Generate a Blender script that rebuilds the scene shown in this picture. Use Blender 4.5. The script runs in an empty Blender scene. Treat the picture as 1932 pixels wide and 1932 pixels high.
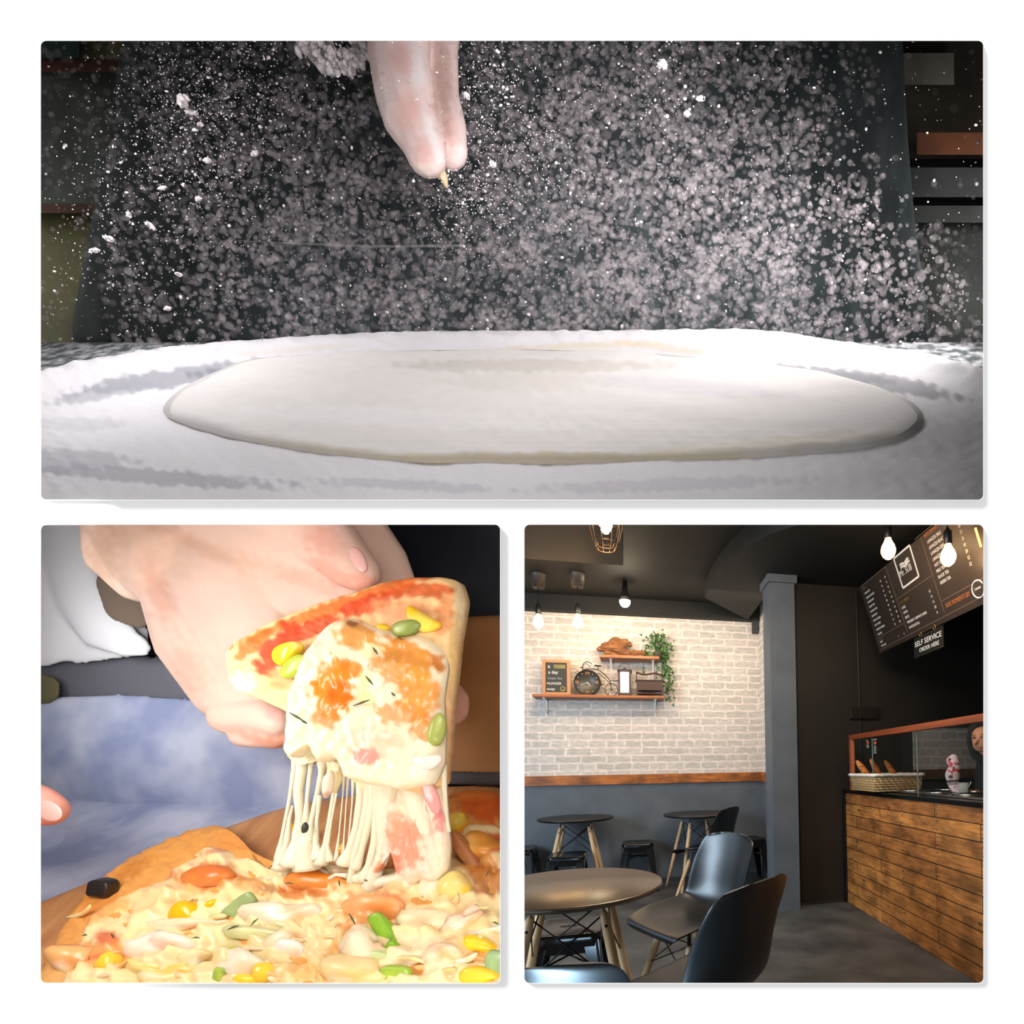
import bpy, math, random
import numpy as np
from mathutils import Vector, Matrix
random.seed(7)
rng = np.random.default_rng(7)
SC = bpy.context.scene
COL = SC.collection

# ------------------------------------------------------------------ camera
F = 960.0; PPX = 1421.0; PPY = 1421.0; EYE = 1.18
YAW, PIT, ROL = math.radians(13.0), math.radians(1.67), math.radians(.95)
CF = np.array([math.sin(YAW)*math.cos(PIT), math.cos(YAW)*math.cos(PIT), math.sin(PIT)])
_r0 = np.array([math.cos(YAW), -math.sin(YAW), 0.0]); _u0 = np.cross(_r0, CF)
CR = math.cos(ROL)*_r0 - math.sin(ROL)*_u0
CU = math.cos(ROL)*_u0 + math.sin(ROL)*_r0
CC = np.array([0, 0, EYE])
cam = bpy.data.cameras.new('camera'); camo = bpy.data.objects.new('camera', cam); COL.objects.link(camo)
m = Matrix.Identity(4)
for i in range(3):
    m[i][0] = CR[i]; m[i][1] = CU[i]; m[i][2] = -CF[i]; m[i][3] = CC[i]
camo.matrix_world = m
CAM_ROT = m.to_3x3()
cam.sensor_fit = 'HORIZONTAL'; cam.sensor_width = 36; cam.lens = F/1932*36
cam.shift_x = .5-PPX/1932; cam.shift_y = PPY/1932-.5
cam.clip_start = .01; cam.clip_end = 100
SC.camera = camo
# ------------------------------------------------------------------ world, exposure
SC.view_settings.view_transform = 'Standard'; SC.view_settings.look = 'None'
SC.view_settings.exposure = 0.0; SC.view_settings.gamma = 1.0
SC.view_settings.use_curve_mapping = False
SC.cycles.use_denoising = True
SC.cycles.transparent_max_bounces = 24
SC.cycles.max_bounces = 6
SC.cycles.sample_clamp_indirect = 4
world = bpy.data.worlds.new('world'); SC.world = world; world.use_nodes = True
WORLD = .76
world.node_tree.nodes['Background'].inputs[0].default_value = (1, 1, 1, 1)
world.node_tree.nodes['Background'].inputs[1].default_value = WORLD

def ray(x, y): return CF + CR*((x-PPX)/F) + CU*((PPY-y)/F)
def P(x, y, z): return CC + ray(x, y)*z
def on(axis, val, x, y):
    d = ray(x, y); t = (val-CC[axis])/d[axis]
    return CC + d*t
def onplane(x, y, p0, n):
    d = ray(x, y); t = np.dot(np.array(p0)-CC, n)/np.dot(d, n)
    return CC + d*t
def V(p): return Vector((float(p[0]), float(p[1]), float(p[2])))

def aim(o, loc, target):
    loc = V(loc); o.location = loc
    o.rotation_euler = (V(target)-loc).to_track_quat('-Z', 'Y').to_euler()
def area(name, loc, target, sx, sy, power, col=(1, 1, 1), spread=180):
    l = bpy.data.lights.new(name, 'AREA'); l.shape = 'RECTANGLE'; l.size = sx; l.size_y = sy
    l.energy = power; l.color = col; l.spread = math.radians(spread)
    o = bpy.data.objects.new(name, l); COL.objects.link(o); aim(o, loc, target); return o
def point(name, loc, power, col, r=.03):
    l = bpy.data.lights.new(name, 'POINT'); l.energy = power; l.color = col; l.shadow_soft_size = r
    o = bpy.data.objects.new(name, l); COL.objects.link(o); o.location = V(loc); return o

W = .30          # distance of the white wall with its three openings
sun = bpy.data.lights.new('sun', 'SUN'); sun.energy = 3.3; sun.angle = math.radians(20)
suno = bpy.data.objects.new('sun', sun); COL.objects.link(suno)
sd = CF*1.0 + CR*1.55 - CU*1.75
suno.rotation_euler = V(sd).to_track_quat('-Z', 'Y').to_euler()
# flour booth: unseen fill lights added to brighten hand, table and shelves
area('flour_top_fill', P(420, -520, .38), P(620, 700, .72), 1.8, .22, 4.8, (1, .975, .98))
area('flour_left_fill', P(-540, -120, .45), P(260, 740, .74), .12, .40, 3.2, (1, .98, 1))
area('flour_shelf_fill', P(-420, 250, .98), P(140, 350, 1.2), .10, .5, 1.2, (1, .97, .9))
area('flour_counter_fill', P(1985, 250, 1.0), P(1780, 350, 1.22), .05, .5, 1.5, (1, .96, .92))
area('flour_hand_fill', P(900, -540, .40), P(900, 330, .95), 1.3, .10, 3.4, (1, .975, .98), 90)
# pizza booth: fill lights added out of view around the opening
area('pizza_strip_fill', P(500, 977, .345), P(520, 1460, .72), .30, .012, .8, (1, .98, .95))
area('pizza_side_fill', P(-300, 1250, .40), P(500, 1400, .74), .08, .30, 1.7, (1, .985, .97))
area('pizza_low_fill', P(500, 2010, .345), P(520, 1300, .72), .40, .05, .8, (1, .99, .97))
area('pizza_back_fill', P(-250, 1150, .60), P(330, 1280, .87), .06, .25, .27, (1, .99, .98), 110)
# cafe: daylight from the shop front on the left, added wall wash and ceiling fill
area('window_daylight', (-3.12, 2.35, 1.55), (1.0, 3.0, .7), 2.6, 1.7, 230, (.64, .82, 1.0))
area('low_front_fill', (-.30, .50, .42), (-.32, 1.2, .72), .7, .3, 8, (.5, .76, 1.0), 55)  # added low panel that puts blue on the nearest chair back
area('cafe_wall_wash', (.15, 4.35, 2.7), (.1, 5.44, 1.6), 2.2, .12, 22, (1, .82, .62))
area('cafe_ceiling_fill', (.7, 2.3, 2.6), (1.0, 3.6, 0), 1.2, .6, 36, (1, .88, .74))

# ------------------------------------------------------------------ helpers
def lin(c):
    return tuple((x/255/12.92 if x/255 <= .04045 else ((x/255+.055)/1.055)**2.4) for x in c)
def newmat(name, rgb, rough=.5, metal=0.0, spec=None, emit=None, estr=0, alpha=None, trans=None, sss=0, coat=0):
    mt = bpy.data.materials.new(name); mt.use_nodes = True
    b = mt.node_tree.nodes['Principled BSDF']
    b.inputs['Base Color'].default_value = (*lin(rgb), 1)
    b.inputs['Roughness'].default_value = rough; b.inputs['Metallic'].default_value = metal
    if spec is not None: b.inputs['Specular IOR Level'].default_value = spec
    if emit: b.inputs['Emission Color'].default_value = (*lin(emit), 1); b.inputs['Emission Strength'].default_value = estr
    if alpha is not None: b.inputs['Alpha'].default_value = alpha
    if trans is not None: b.inputs['Transmission Weight'].default_value = trans
    if sss: b.inputs['Subsurface Weight'].default_value = sss; b.inputs['Subsurface Radius'].default_value = (1, .4, .2); b.inputs['Subsurface Scale'].default_value = .01
    if coat: b.inputs['Coat Weight'].default_value = coat
    return mt
def nd(mt, t, **k):
    n = mt.node_tree.nodes.new(t)
    for a, v in k.items(): setattr(n, a, v)
    return n
def lk(mt, a, b): mt.node_tree.links.new(a, b)
def bsdf(mt): return mt.node_tree.nodes['Principled BSDF']
def noisemat(name, c1, c2, scale=5, rough=.6, stretch=(1, 1, 1), bump=0.0, detail=4, spec=None, metal=0, lo=.35, hi=.65):
    mt = newmat(name, c1, rough, metal, spec)
    tc = nd(mt, 'ShaderNodeTexCoord'); mp = nd(mt, 'ShaderNodeMapping'); mp.inputs['Scale'].default_value = stretch
    nz = nd(mt, 'ShaderNodeTexNoise'); nz.inputs['Scale'].default_value = scale; nz.inputs['Detail'].default_value = detail
    rp = nd(mt, 'ShaderNodeValToRGB')
    rp.color_ramp.elements[0].position = lo; rp.color_ramp.elements[1].position = hi
    rp.color_ramp.elements[0].color = (*lin(c1), 1); rp.color_ramp.elements[1].color = (*lin(c2), 1)
    lk(mt, tc.outputs['Object'], mp.inputs[0]); lk(mt, mp.outputs[0], nz.inputs['Vector']); lk(mt, nz.outputs[0], rp.inputs[0])
    lk(mt, rp.outputs[0], bsdf(mt).inputs['Base Color'])
    if bump:
        bp = nd(mt, 'ShaderNodeBump'); bp.inputs['Strength'].default_value = bump; bp.inputs['Distance'].default_value = .01
        lk(mt, nz.outputs[0], bp.inputs['Height']); lk(mt, bp.outputs[0], bsdf(mt).inputs['Normal'])
    return mt
def vcmat(name, rough=.45, spec=.5, nscale=60, namp=.12, bump=.0, sss=0, coat=0, bdist=.003):
    """vertex colour 'Col' times a fine noise"""
    mt = newmat(name, (255, 255, 255), rough, 0, spec, sss=sss, coat=coat)
    at = nd(mt, 'ShaderNodeVertexColor', layer_name='Col')
    tc = nd(mt, 'ShaderNodeTexCoord'); nz = nd(mt, 'ShaderNodeTexNoise'); nz.inputs['Scale'].default_value = nscale; nz.inputs['Detail'].default_value = 5
    lk(mt, tc.outputs['Object'], nz.inputs['Vector'])
    mr = nd(mt, 'ShaderNodeMapRange'); mr.inputs[1].default_value = .3; mr.inputs[2].default_value = .7
    mr.inputs[3].default_value = 1-namp; mr.inputs[4].default_value = 1+namp*.5
    lk(mt, nz.outputs[0], mr.inputs[0])
    vm = nd(mt, 'ShaderNodeVectorMath', operation='SCALE'); lk(mt, at.outputs[0], vm.inputs[0]); lk(mt, mr.outputs[0], vm.inputs['Scale'])
    lk(mt, vm.outputs[0], bsdf(mt).inputs['Base Color'])
    if bump:
        bp = nd(mt, 'ShaderNodeBump'); bp.inputs['Strength'].default_value = bump; bp.inputs['Distance'].default_value = bdist
        lk(mt, nz.outputs[0], bp.inputs['Height']); lk(mt, bp.outputs[0], bsdf(mt).inputs['Normal'])
    return mt

def tag(o, label, cat=None, group=None, kind=None):
    if label: o['label'] = label
    if cat: o['category'] = cat
    if group: o['group'] = group
    if kind: o['kind'] = kind
    return o
def empty(name, loc=(0, 0, 0), rz=0):
    o = bpy.data.objects.new(name, None); COL.objects.link(o); o.location = V(loc); o.rotation_euler = (0, 0, rz)
    o.empty_display_size = .05
    return o
def raw(name, verts, faces, mat=None, parent=None, smooth=False):
    me = bpy.data.meshes.new(name)
    me.from_pydata([tuple(map(float, v)) for v in verts], [], [tuple(f) for f in faces]); me.update()
    if smooth: me.polygons.foreach_set('use_smooth', [True]*len(me.polygons))
    if mat: me.materials.append(mat)
    o = bpy.data.objects.new(name, me); COL.objects.link(o)
    if parent is not None: o.parent = parent
    return o
class MB:
    def __init__(s): s.v = []; s.f = []
    def add(s, vs, fs):
        b = len(s.v); s.v += [tuple(map(float, v)) for v in vs]; s.f += [tuple(b+i for i in f) for f in fs]; return s
    def box(s, a, b):
        x0, y0, z0 = a; x1, y1, z1 = b
        vs = [(x0,y0,z0),(x1,y0,z0),(x1,y1,z0),(x0,y1,z0),(x0,y0,z1),(x1,y0,z1),(x1,y1,z1),(x0,y1,z1)]
        return s.add(vs, [(0,3,2,1),(4,5,6,7),(0,1,5,4),(1,2,6,5),(2,3,7,6),(3,0,4,7)])
    def hexa(s, p8):
        return s.add(p8, [(0,3,2,1),(4,5,6,7),(0,1,5,4),(1,2,6,5),(2,3,7,6),(3,0,4,7)])
    def tube(s, pts, rad, n=10, cap=True, flat=1.0, flatdir=None):
        pts = [np.array(p, float) for p in pts]
        if not hasattr(rad, '__len__'): rad = [rad]*len(pts)
        rings = []; prev = None
        for i, p in enumerate(pts):
            t = pts[min(i+1, len(pts)-1)]-pts[max(i-1, 0)]; t = t/(np.linalg.norm(t)+1e-12)
            if flatdir is not None: a = np.array(flatdir, float); a = a-t*np.dot(a, t)
            elif prev is None:
                a = np.array([0, 0, 1.]) if abs(t[2]) < .9 else np.array([1., 0, 0]); a = a-t*np.dot(a, t)
            else: a = prev-t*np.dot(prev, t)
            a = a/(np.linalg.norm(a)+1e-12); prev = a; b = np.cross(t, a)
            rings.append([p+(a*math.cos(2*math.pi*k/n)*flat+b*math.sin(2*math.pi*k/n))*rad[i] for k in range(n)])
        vs = [v for r in rings for v in r]; fs = []
        for i in range(len(pts)-1):
            for k in range(n):
                k2 = (k+1) % n; fs.append((i*n+k, i*n+k2, (i+1)*n+k2, (i+1)*n+k))
        if cap: fs.append(tuple(range(n-1, -1, -1))); fs.append(tuple((len(pts)-1)*n+k for k in range(n)))
        return s.add(vs, fs)
    def lathe(s, prof, n=24, c=(0, 0, 0)):
        vs = []; fs = []
        for r, z in prof:
            for k in range(n): vs.append((c[0]+r*math.cos(2*math.pi*k/n), c[1]+r*math.sin(2*math.pi*k/n), c[2]+z))
        for i in range(len(prof)-1):
            for k in range(n):
                k2 = (k+1) % n; fs.append((i*n+k, i*n+k2, (i+1)*n+k2, (i+1)*n+k))
        if prof[0][0] > 1e-6: fs.append(tuple(range(n-1, -1, -1)))
        if prof[-1][0] > 1e-6: fs.append(tuple((len(prof)-1)*n+k for k in range(n)))
        return s.add(vs, fs)
    def sphere(s, c, r, nu=16, nv=10, M=None):
        vs = []; fs = []
        r = r if hasattr(r, '__len__') else (r, r, r)
        for j in range(nv+1):
            th = math.pi*j/nv
            for i in range(nu):
                ph = 2*math.pi*i/nu
                q = np.array([r[0]*math.sin(th)*math.cos(ph), r[1]*math.sin(th)*math.sin(ph), r[2]*math.cos(th)])
                if M is not None: q = M@q
                vs.append(np.array(c)+q)
        for j in range(nv):
            for i in range(nu):
                i2 = (i+1) % nu; fs.append((j*nu+i, (j+1)*nu+i, (j+1)*nu+i2, j*nu+i2))
        return s.add(vs, fs)
    def build(s, name, mat=None, parent=None, smooth=False, bevel=0, auto=None):
        o = raw(name, s.v, s.f, mat, parent, smooth)
        if bevel:
            b = o.modifiers.new('bevel', 'BEVEL'); b.width = bevel; b.segments = 2; b.limit_method = 'ANGLE'
        return o
def merge_fix(o):
    import bmesh
    bm = bmesh.new(); bm.from_mesh(o.data); bmesh.ops.remove_doubles(bm, verts=bm.verts, dist=1e-6)
    bmesh.ops.recalc_face_normals(bm, faces=bm.faces); bm.to_mesh(o.data); bm.free(); o.data.update(); return o
def children(o): return [c for c in bpy.data.objects if c.parent is o]
def copy_tree(o, parent=None, kids=None):
    kids = kids if kids is not None else KIDS(o)
    c = o.copy(); COL.objects.link(c)
    if parent is not None: c.parent = parent
    for ch in [x for x in bpy.data.objects if x.parent == o and x != c]:
        copy_tree(ch, c, 0)
    return c
def KIDS(o): return 0
def text(name, s, size, org, ax, ay, mat, parent=None, align='LEFT', ext=.0004, sx=1.0):
    cu = bpy.data.curves.new(name, 'FONT'); cu.body = s; cu.size = size; cu.align_x = align; cu.extrude = ext; cu.resolution_u = 3
    cu.materials.append(mat)
    o = bpy.data.objects.new(name, cu); COL.objects.link(o)
    ax = np.array(ax, float); ay = np.array(ay, float); az = np.cross(ax, ay); az /= np.linalg.norm(az)
    M = Matrix.Identity(4)
    for i in range(3): M[i][0] = ax[i]*sx; M[i][1] = ay[i]; M[i][2] = az[i]; M[i][3] = float(org[i])
    if parent is not None: o.parent = parent; M = parent_mat(parent).inverted() @ M
    o.matrix_basis = M
    dg = bpy.context.evaluated_depsgraph_get(); dg.update()
    me = bpy.data.meshes.new_from_object(o.evaluated_get(dg)); me.name = name
    bpy.data.objects.remove(o); q = bpy.data.objects.new(name, me); COL.objects.link(q)
    if parent is not None: q.parent = parent
    q.matrix_basis = M
    return q
def parent_mat(p):
    m = Matrix.LocRotScale(p.location, p.rotation_euler, p.scale) if p.rotation_mode == 'XYZ' else p.matrix_basis
    return (parent_mat(p.parent) @ m) if p.parent else m
def fnoise(x, y, scale, seed, n=10):
    r = np.random.default_rng(seed); o = np.zeros_like(x, dtype=float)
    for k in range(n):
        a = r.uniform(0, 2*math.pi); s = r.uniform(.5, 1.6)/scale
        o += np.cos((x*math.cos(a)+y*math.sin(a))*s*2*math.pi + r.uniform(0, 6.28))
    return o/n**.5
def proj_np(pts):
    d = pts-CC; z = d@CF
    return PPX+F*(d@CR)/z, PPY-F*(d@CU)/z, z
def colorize(o, base, blobs=(), nz=None):
    """per-vertex albedo: base colour plus soft coloured patches given where they lie"""
    me = o.data; n = len(me.vertices); co = np.empty(n*3); me.vertices.foreach_get('co', co); co = co.reshape(-1, 3)
    M = np.array(parent_mat(o)); co = co@M[:3, :3].T+M[:3, 3]
    x, y, z = proj_np(co)
    c = np.tile(np.array(lin(base)), (n, 1))
    wob = fnoise(x, y, 30, 5)*.20+fnoise(x, y, 10, 6)*.05
    for b in blobs:
        cx, cy, rx, ry, ang, col, st = b
        a = math.radians(ang); dx = x-cx; dy = y-cy
        u = (dx*math.cos(a)+dy*math.sin(a))/rx; v = (-dx*math.sin(a)+dy*math.cos(a))/ry
        d = np.sqrt(u*u+v*v)+wob
        w = np.clip((1.25-d)/.5 if nz is None else (1.55-d)/nz, 0, 1); w = w*w*(3-2*w)*st
        c = c*(1-w[:, None])+np.array(lin(col))*w[:, None]
    at = me.color_attributes.new('Col', 'FLOAT_COLOR', 'POINT')
    at.data.foreach_set('color', np.concatenate([c, np.ones((n, 1))], 1).ravel())
    return o
def bake(o):
    """apply the modifiers of o into its mesh"""
    dg = bpy.context.evaluated_depsgraph_get(); dg.update()
    me = bpy.data.meshes.new_from_object(o.evaluated_get(dg)); o.modifiers.clear(); o.data = me
    me.polygons.foreach_set('use_smooth', [True]*len(me.polygons)); return o
def ico(sub=2):
    import bmesh
    bm = bmesh.new(); bmesh.ops.create_icosphere(bm, subdivisions=sub, radius=1)
    v = np.array([x.co[:] for x in bm.verts]); f = [tuple(q.index for q in g.verts) for g in bm.faces]; bm.free(); return v, f
ICO1 = ico(1); ICO2 = ico(2)
def blob(name, chains, mat, parent=None, voxel=.003, flat=.6, smooth=6, colors=None, world=False):
    """one continuous skin grown over chains of overlapping ellipsoids. chain = [(px,py,z,r_px), ...]"""
    vs = []; fs = []; iv, jf = ICO2
    for ch in chains:
        fl = flat
        if isinstance(ch, dict): fl = ch['flat']; ch = ch['c']
        q = []
        for p in ch:
            if world: q.append((np.array(p[:3], float), p[3]))
            else: q.append((P(p[0], p[1], p[2]), p[3]*p[2]/F))
        st = []
        for i in range(len(q)-1):
            a, ra = q[i]; b, rb = q[i+1]; L = np.linalg.norm(b-a); k = max(2, int(L/(min(ra, rb)*.22)))
            for j in range(k): t = j/k; st.append((a*(1-t)+b*t, ra*(1-t)+rb*t))
        st.append(q[-1])
        for c, r in st:
            b0 = len(vs)
            if world: pts = c+iv*r
            else: pts = c+(iv[:, :1]*CR+iv[:, 1:2]*CU+iv[:, 2:3]*CF*fl)*r
            vs += [tuple(p) for p in pts]; fs += [tuple(b0+k for k in g) for g in jf]
    o = raw(name, vs, fs, mat)
    r = o.modifiers.new('r', 'REMESH'); r.mode = 'VOXEL'; r.voxel_size = voxel; r.use_smooth_shade = True
    s = o.modifiers.new('s', 'SMOOTH'); s.iterations = smooth; s.factor = .5
    bake(o)
    if not o.data.materials: o.data.materials.append(mat)
    if parent is not None: o.parent = parent
    if colors is not None: colorize(o, *colors)
    return o
def resample(poly, n):
    p = np.array(poly+[poly[0]], float); d = np.r_[0, np.cumsum(np.hypot(*np.diff(p, axis=0).T))]
    t = np.linspace(0, d[-1], n, endpoint=False)
    x = np.interp(t, d, p[:, 0]); y = np.interp(t, d, p[:, 1])
    for _ in range(2):
        x = (np.roll(x, 1)+2*x+np.roll(x, -1))/4; y = (np.roll(y, 1)+2*y+np.roll(y, -1))/4
    return x, y
def pillow(name, poly, zf, thick, mat, parent=None, n=160, rings=40, center=None, nrm=None, edge=.12, bump=None, colors=None, wob=0, back=.5):
    """a solid with the given outline; zf(px,py)=distance, front bulges by thick(m) along nrm, flat back"""
    x, y = resample(poly, n)
    if wob: 
        a = np.arange(n)/n*2*math.pi; w = sum(np.cos(a*k+k*1.7)*wob/(k**.3) for k in (7, 13, 19, 31))/2
        cx0, cy0 = x.mean(), y.mean(); d = np.hypot(x-cx0, y-cy0); x = x+(x-cx0)/d*w; y = y+(y-cy0)/d*w
    cx, cy = center if center else (x.mean(), y.mean())
    nrm = -CF if nrm is None else nrm
    T = np.linspace(0, 1, rings+1)[1:]; T = 1-(1-T)**1.25
    X = [cx]; Y = [cy]; H = [1.0]
    xs = [np.array([cx])]; ys = [np.array([cy])]; hs = [np.array([1.0])]
    for t in T:
        xs.append(cx+(x-cx)*t); ys.append(cy+(y-cy)*t)
        h = min(1, (1-t)/edge); hs.append(np.full(n, math.sqrt(max(0, 1-(1-h)**2))))
    xs = np.concatenate(xs); ys = np.concatenate(ys); hs = np.concatenate(hs)
    z = zf(xs, ys); pts = CC+(CF[None]+np.outer((xs-PPX)/F, CR)+np.outer((PPY-ys)/F, CU))*z[:, None]
    hh = hs*thick
    if bump is not None: hh = hh+bump(xs, ys)*hs
    front = pts+nrm[None]*hh[:, None]
    N = len(pts); fs = [(0, 1+(k+1) % n, 1+k) for k in range(n)]
    for i in range(rings-1):
        b = 1+i*n; c = b+n
        for k in range(n): k2 = (k+1) % n; fs.append((b+k, b+k2, c+k2, c+k))
    last = 1+(rings-1)*n
    bk = pts[last:last+n]-nrm[None]*thick*back
    bc = bk.mean(0)
    v = list(front)+list(bk)+[bc]
    for k in range(n):
        k2 = (k+1) % n; fs.append((last+k, last+k2, N+k2, N+k)); fs.append((N+k, N+k2, N+n))
    o = raw(name, v, fs, mat, parent, True)
    merge_fix(o)
    if colors is not None: colorize(o, *colors)
    return o
def lump(name, px, py, z, rx, ry, ang, mat, parent=None, rz=None, wob=.12, seed=0, colors=None, shape=None, lo=False):
    """knobbly piece: ellipsoid of px radii rx, ry at distance z, turned by ang in the picture plane"""
    v, f = ico(3) if not lo else ICO1
    a = math.radians(ang); s = z/F; rz = min(rx, ry) if rz is None else rz
    r = np.random.default_rng(seed+int(px)*7+int(py))
    q = v.copy()
    if wob:
        k = r.normal(size=(5, 3))*1.6; ph = r.uniform(0, 6.28, 5)
        q = q*(1+wob*sum(np.sin(q@k[i]+ph[i]) for i in range(5))[:, None]/2+wob*.35*sum(np.sin(q@k[i]*2.7+ph[i]*2) for i in range(5))[:, None]/2)
    if shape == 'kernel':  # blunt one end, pinch the other
        q[:, 1] *= 1-.38*q[:, 0]; q[:, 0] = np.sign(q[:, 0])*np.abs(q[:, 0])**.9
    if shape == 'slab':
        q = np.sign(q)*np.abs(q)**.5
    if shape == 'bend':
        q[:, 1] += .7*q[:, 0]**2-.35
    ex = CR*math.cos(a)-CU*math.sin(a); ey = CR*math.sin(a)+CU*math.cos(a)
    pts = P(px, py, z)+(np.outer(q[:, 0]*rx, ex)+np.outer(q[:, 1]*ry, ey)+np.outer(q[:, 2]*rz, CF))*s
    o = raw(name, pts, f, mat, parent, True)
    if colors is not None: colorize(o, *colors)
    return o
# ================================================================== WHITE WALL WITH THREE BEVELLED OPENINGS
WHITE = newmat('white_paint', (246, 246, 246), .9, 0, .1)
PANELS = [(77, 77, 1855, 943), (77, 990, 943.5, 1854.5), (989.5, 990, 1855.5, 1854.5)]
def rrect(x0, y0, x1, y1, r, n=8):
    p = []
    for cx, cy, a0 in ((x1-r, y0+r, -90), (x1-r, y1-r, 0), (x0+r, y1-r, 90), (x0+r, y0+r, 180)):
        for i in range(n+1):
            a = math.radians(a0+90*i/n); p.append((cx+r*math.cos(a), cy+r*math.sin(a)))
    return p
cu = bpy.data.curves.new('white_sheet', 'CURVE'); cu.dimensions = '2D'; cu.fill_mode = 'BOTH'; cu.extrude = .0002
outer = [(-11400, -4350), (13200, -4350), (13200, 5250), (-11400, 5250)]
for poly in [outer]+[rrect(a-.8, b-.8, c+.8, d+.8, 11) for a, b, c, d in PANELS]:
    sp = cu.splines.new('POLY'); sp.points.add(len(poly)-1); sp.use_cyclic_u = True
    for i, (x, y) in enumerate(poly): sp.points[i].co = ((x-PPX)/F*W, (PPY-y)/F*W, 0, 1)
tmp = bpy.data.objects.new('t', cu); COL.objects.link(tmp)
dg = bpy.context.evaluated_depsgraph_get(); dg.update()
me = bpy.data.meshes.new_from_object(tmp.evaluated_get(dg)); bpy.data.objects.remove(tmp)
wall = bpy.data.objects.new('wall_front', me); COL.objects.link(wall); me.materials.clear(); me.materials.append(WHITE)
M = Matrix.Translation(V(P(PPX, PPY, W))) @ CAM_ROT.to_4x4(); wall.matrix_world = M
wall['kind'] = 'structure'
PR = .0026  # raised rims added so the sun casts a soft border shadow
for i, (a, b, c, d) in enumerate(PANELS):
    inn = rrect(a, b, c, d, 10); out = rrect(a-1.2, b-1.2, c+1.2, d+1.2, 11.2); n = len(inn)
    vs = [P(x, y, W-PR) for x, y in inn]+[P(x, y, W-PR) for x, y in out]+[P(x, y, W+.0002) for x, y in out]+[P(x, y, W+.004) for x, y in inn]
    fs = []
    for k in range(n):
        k2 = (k+1) % n
        for s in range(4): e = (s+1) % 4; fs.append((s*n+k, s*n+k2, e*n+k2, e*n+k))
    o = raw('trim_%d' % (i+1), vs, fs, WHITE); merge_fix(o); o['kind'] = 'structure'

def quadwall(name, corners, mat, t=.004):
    """thin board from four corners, thickened away from the camera side"""
    c = [np.array(p) for p in corners]; n = np.cross(c[1]-c[0], c[3]-c[0]); n /= np.linalg.norm(n)
    m = MB(); m.hexa([*c, *[p+n*t for p in c]]); o = m.build(name, mat); merge_fix(o); o['kind'] = 'structure'; return o
BOARD = newmat('booth_board', (40, 42, 44), .9)
def booth(tagn, n0, n1, z0, z1, mat, backmat=None):  # side boards added to shut stray light out of each scene
    A = [P(n0[0], n0[1], z0), P(n0[2], n0[1], z0), P(n0[2], n0[3], z0), P(n0[0], n0[3], z0)]
    B = [P(n1[0], n1[1], z1), P(n1[2], n1[1], z1), P(n1[2], n1[3], z1), P(n1[0], n1[3], z1)]
    quadwall('ceiling_'+tagn, (A[0], A[1], B[1], B[0]), mat); quadwall('floor_'+tagn, (A[3], A[2], B[2], B[3]), mat)
    quadwall('wall_left_'+tagn, (A[0], A[3], B[3], B[0]), mat); quadwall('wall_right_'+tagn, (A[1], A[2], B[2], B[1]), mat)
    quadwall('wall_back_'+tagn, B, backmat or mat)
BW = newmat('booth_white', (215, 212, 210), .9)
booth('flour_booth', (-620, -620, 1990, 966), (-620, -620, 2050, 966), W+.005, 1.30, newmat('booth_dark', (60, 62, 64), .9), newmat('kitchen_back_wall', (44, 50, 48), .9))
booth('pizza_booth', (-420, 967, 966, 2060), (-420, 967, 966, 2060), W+.005, .895, BW, noisemat('dim_backdrop', (38, 44, 52), (14, 24, 42), 3.0, .9))

# ================================================================== FLOUR SCENE (upper opening)
TA, TB = -.459, 1.32
def zT(x, y): return TA/((PPY-np.asarray(y, float))/F-TB)
nT = (CU-TB*CF); nT /= np.linalg.norm(nT)
def gridsheet(name, x0, x1, y0, y1, nx, ny, zf, hf, nrm, mat, thick, parent=None):
    X, Y = np.meshgrid(np.linspace(x0, x1, nx), np.linspace(y0, y1, ny)); X = X.ravel(); Y = Y.ravel()
    z = zf(X, Y); pts = CC+(CF[None]+np.outer((X-PPX)/F, CR)+np.outer((PPY-Y)/F, CU))*z[:, None]
    top = pts+nrm[None]*hf(X, Y)[:, None]; N = len(X)
    fs = [(j*nx+i, j*nx+i+1, (j+1)*nx+i+1, (j+1)*nx+i) for j in range(ny-1) for i in range(nx-1)]
    rim = list(range(nx))+[j*nx+nx-1 for j in range(1, ny)]+[(ny-1)*nx+i for i in range(nx-2, -1, -1)]+[j*nx for j in range(ny-2, 0, -1)]
    bot = [pts[i]-nrm*thick for i in rim]
    K = len(rim)
    fs += [(rim[k], N+k, N+(k+1) % K, rim[(k+1) % K]) for k in range(K)]
    fs.append(tuple(N+k for k in range(K)))
    o = raw(name, list(top)+bot, fs, mat, parent, True); merge_fix(o); return o
tabm = noisemat('floured_table_top', (84, 90, 92), (200, 200, 202), 55, .8, (1, 1, 1), .2, 6, None, 0, .42, .62)
t = gridsheet('worktop', -120, 2040, 646, 950, 60, 30, zT, lambda x, y: x*0, nT, tabm, .004)
tag(t, 'dark worktop dusted with flour under the rolled dough', 'worktop')
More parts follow.
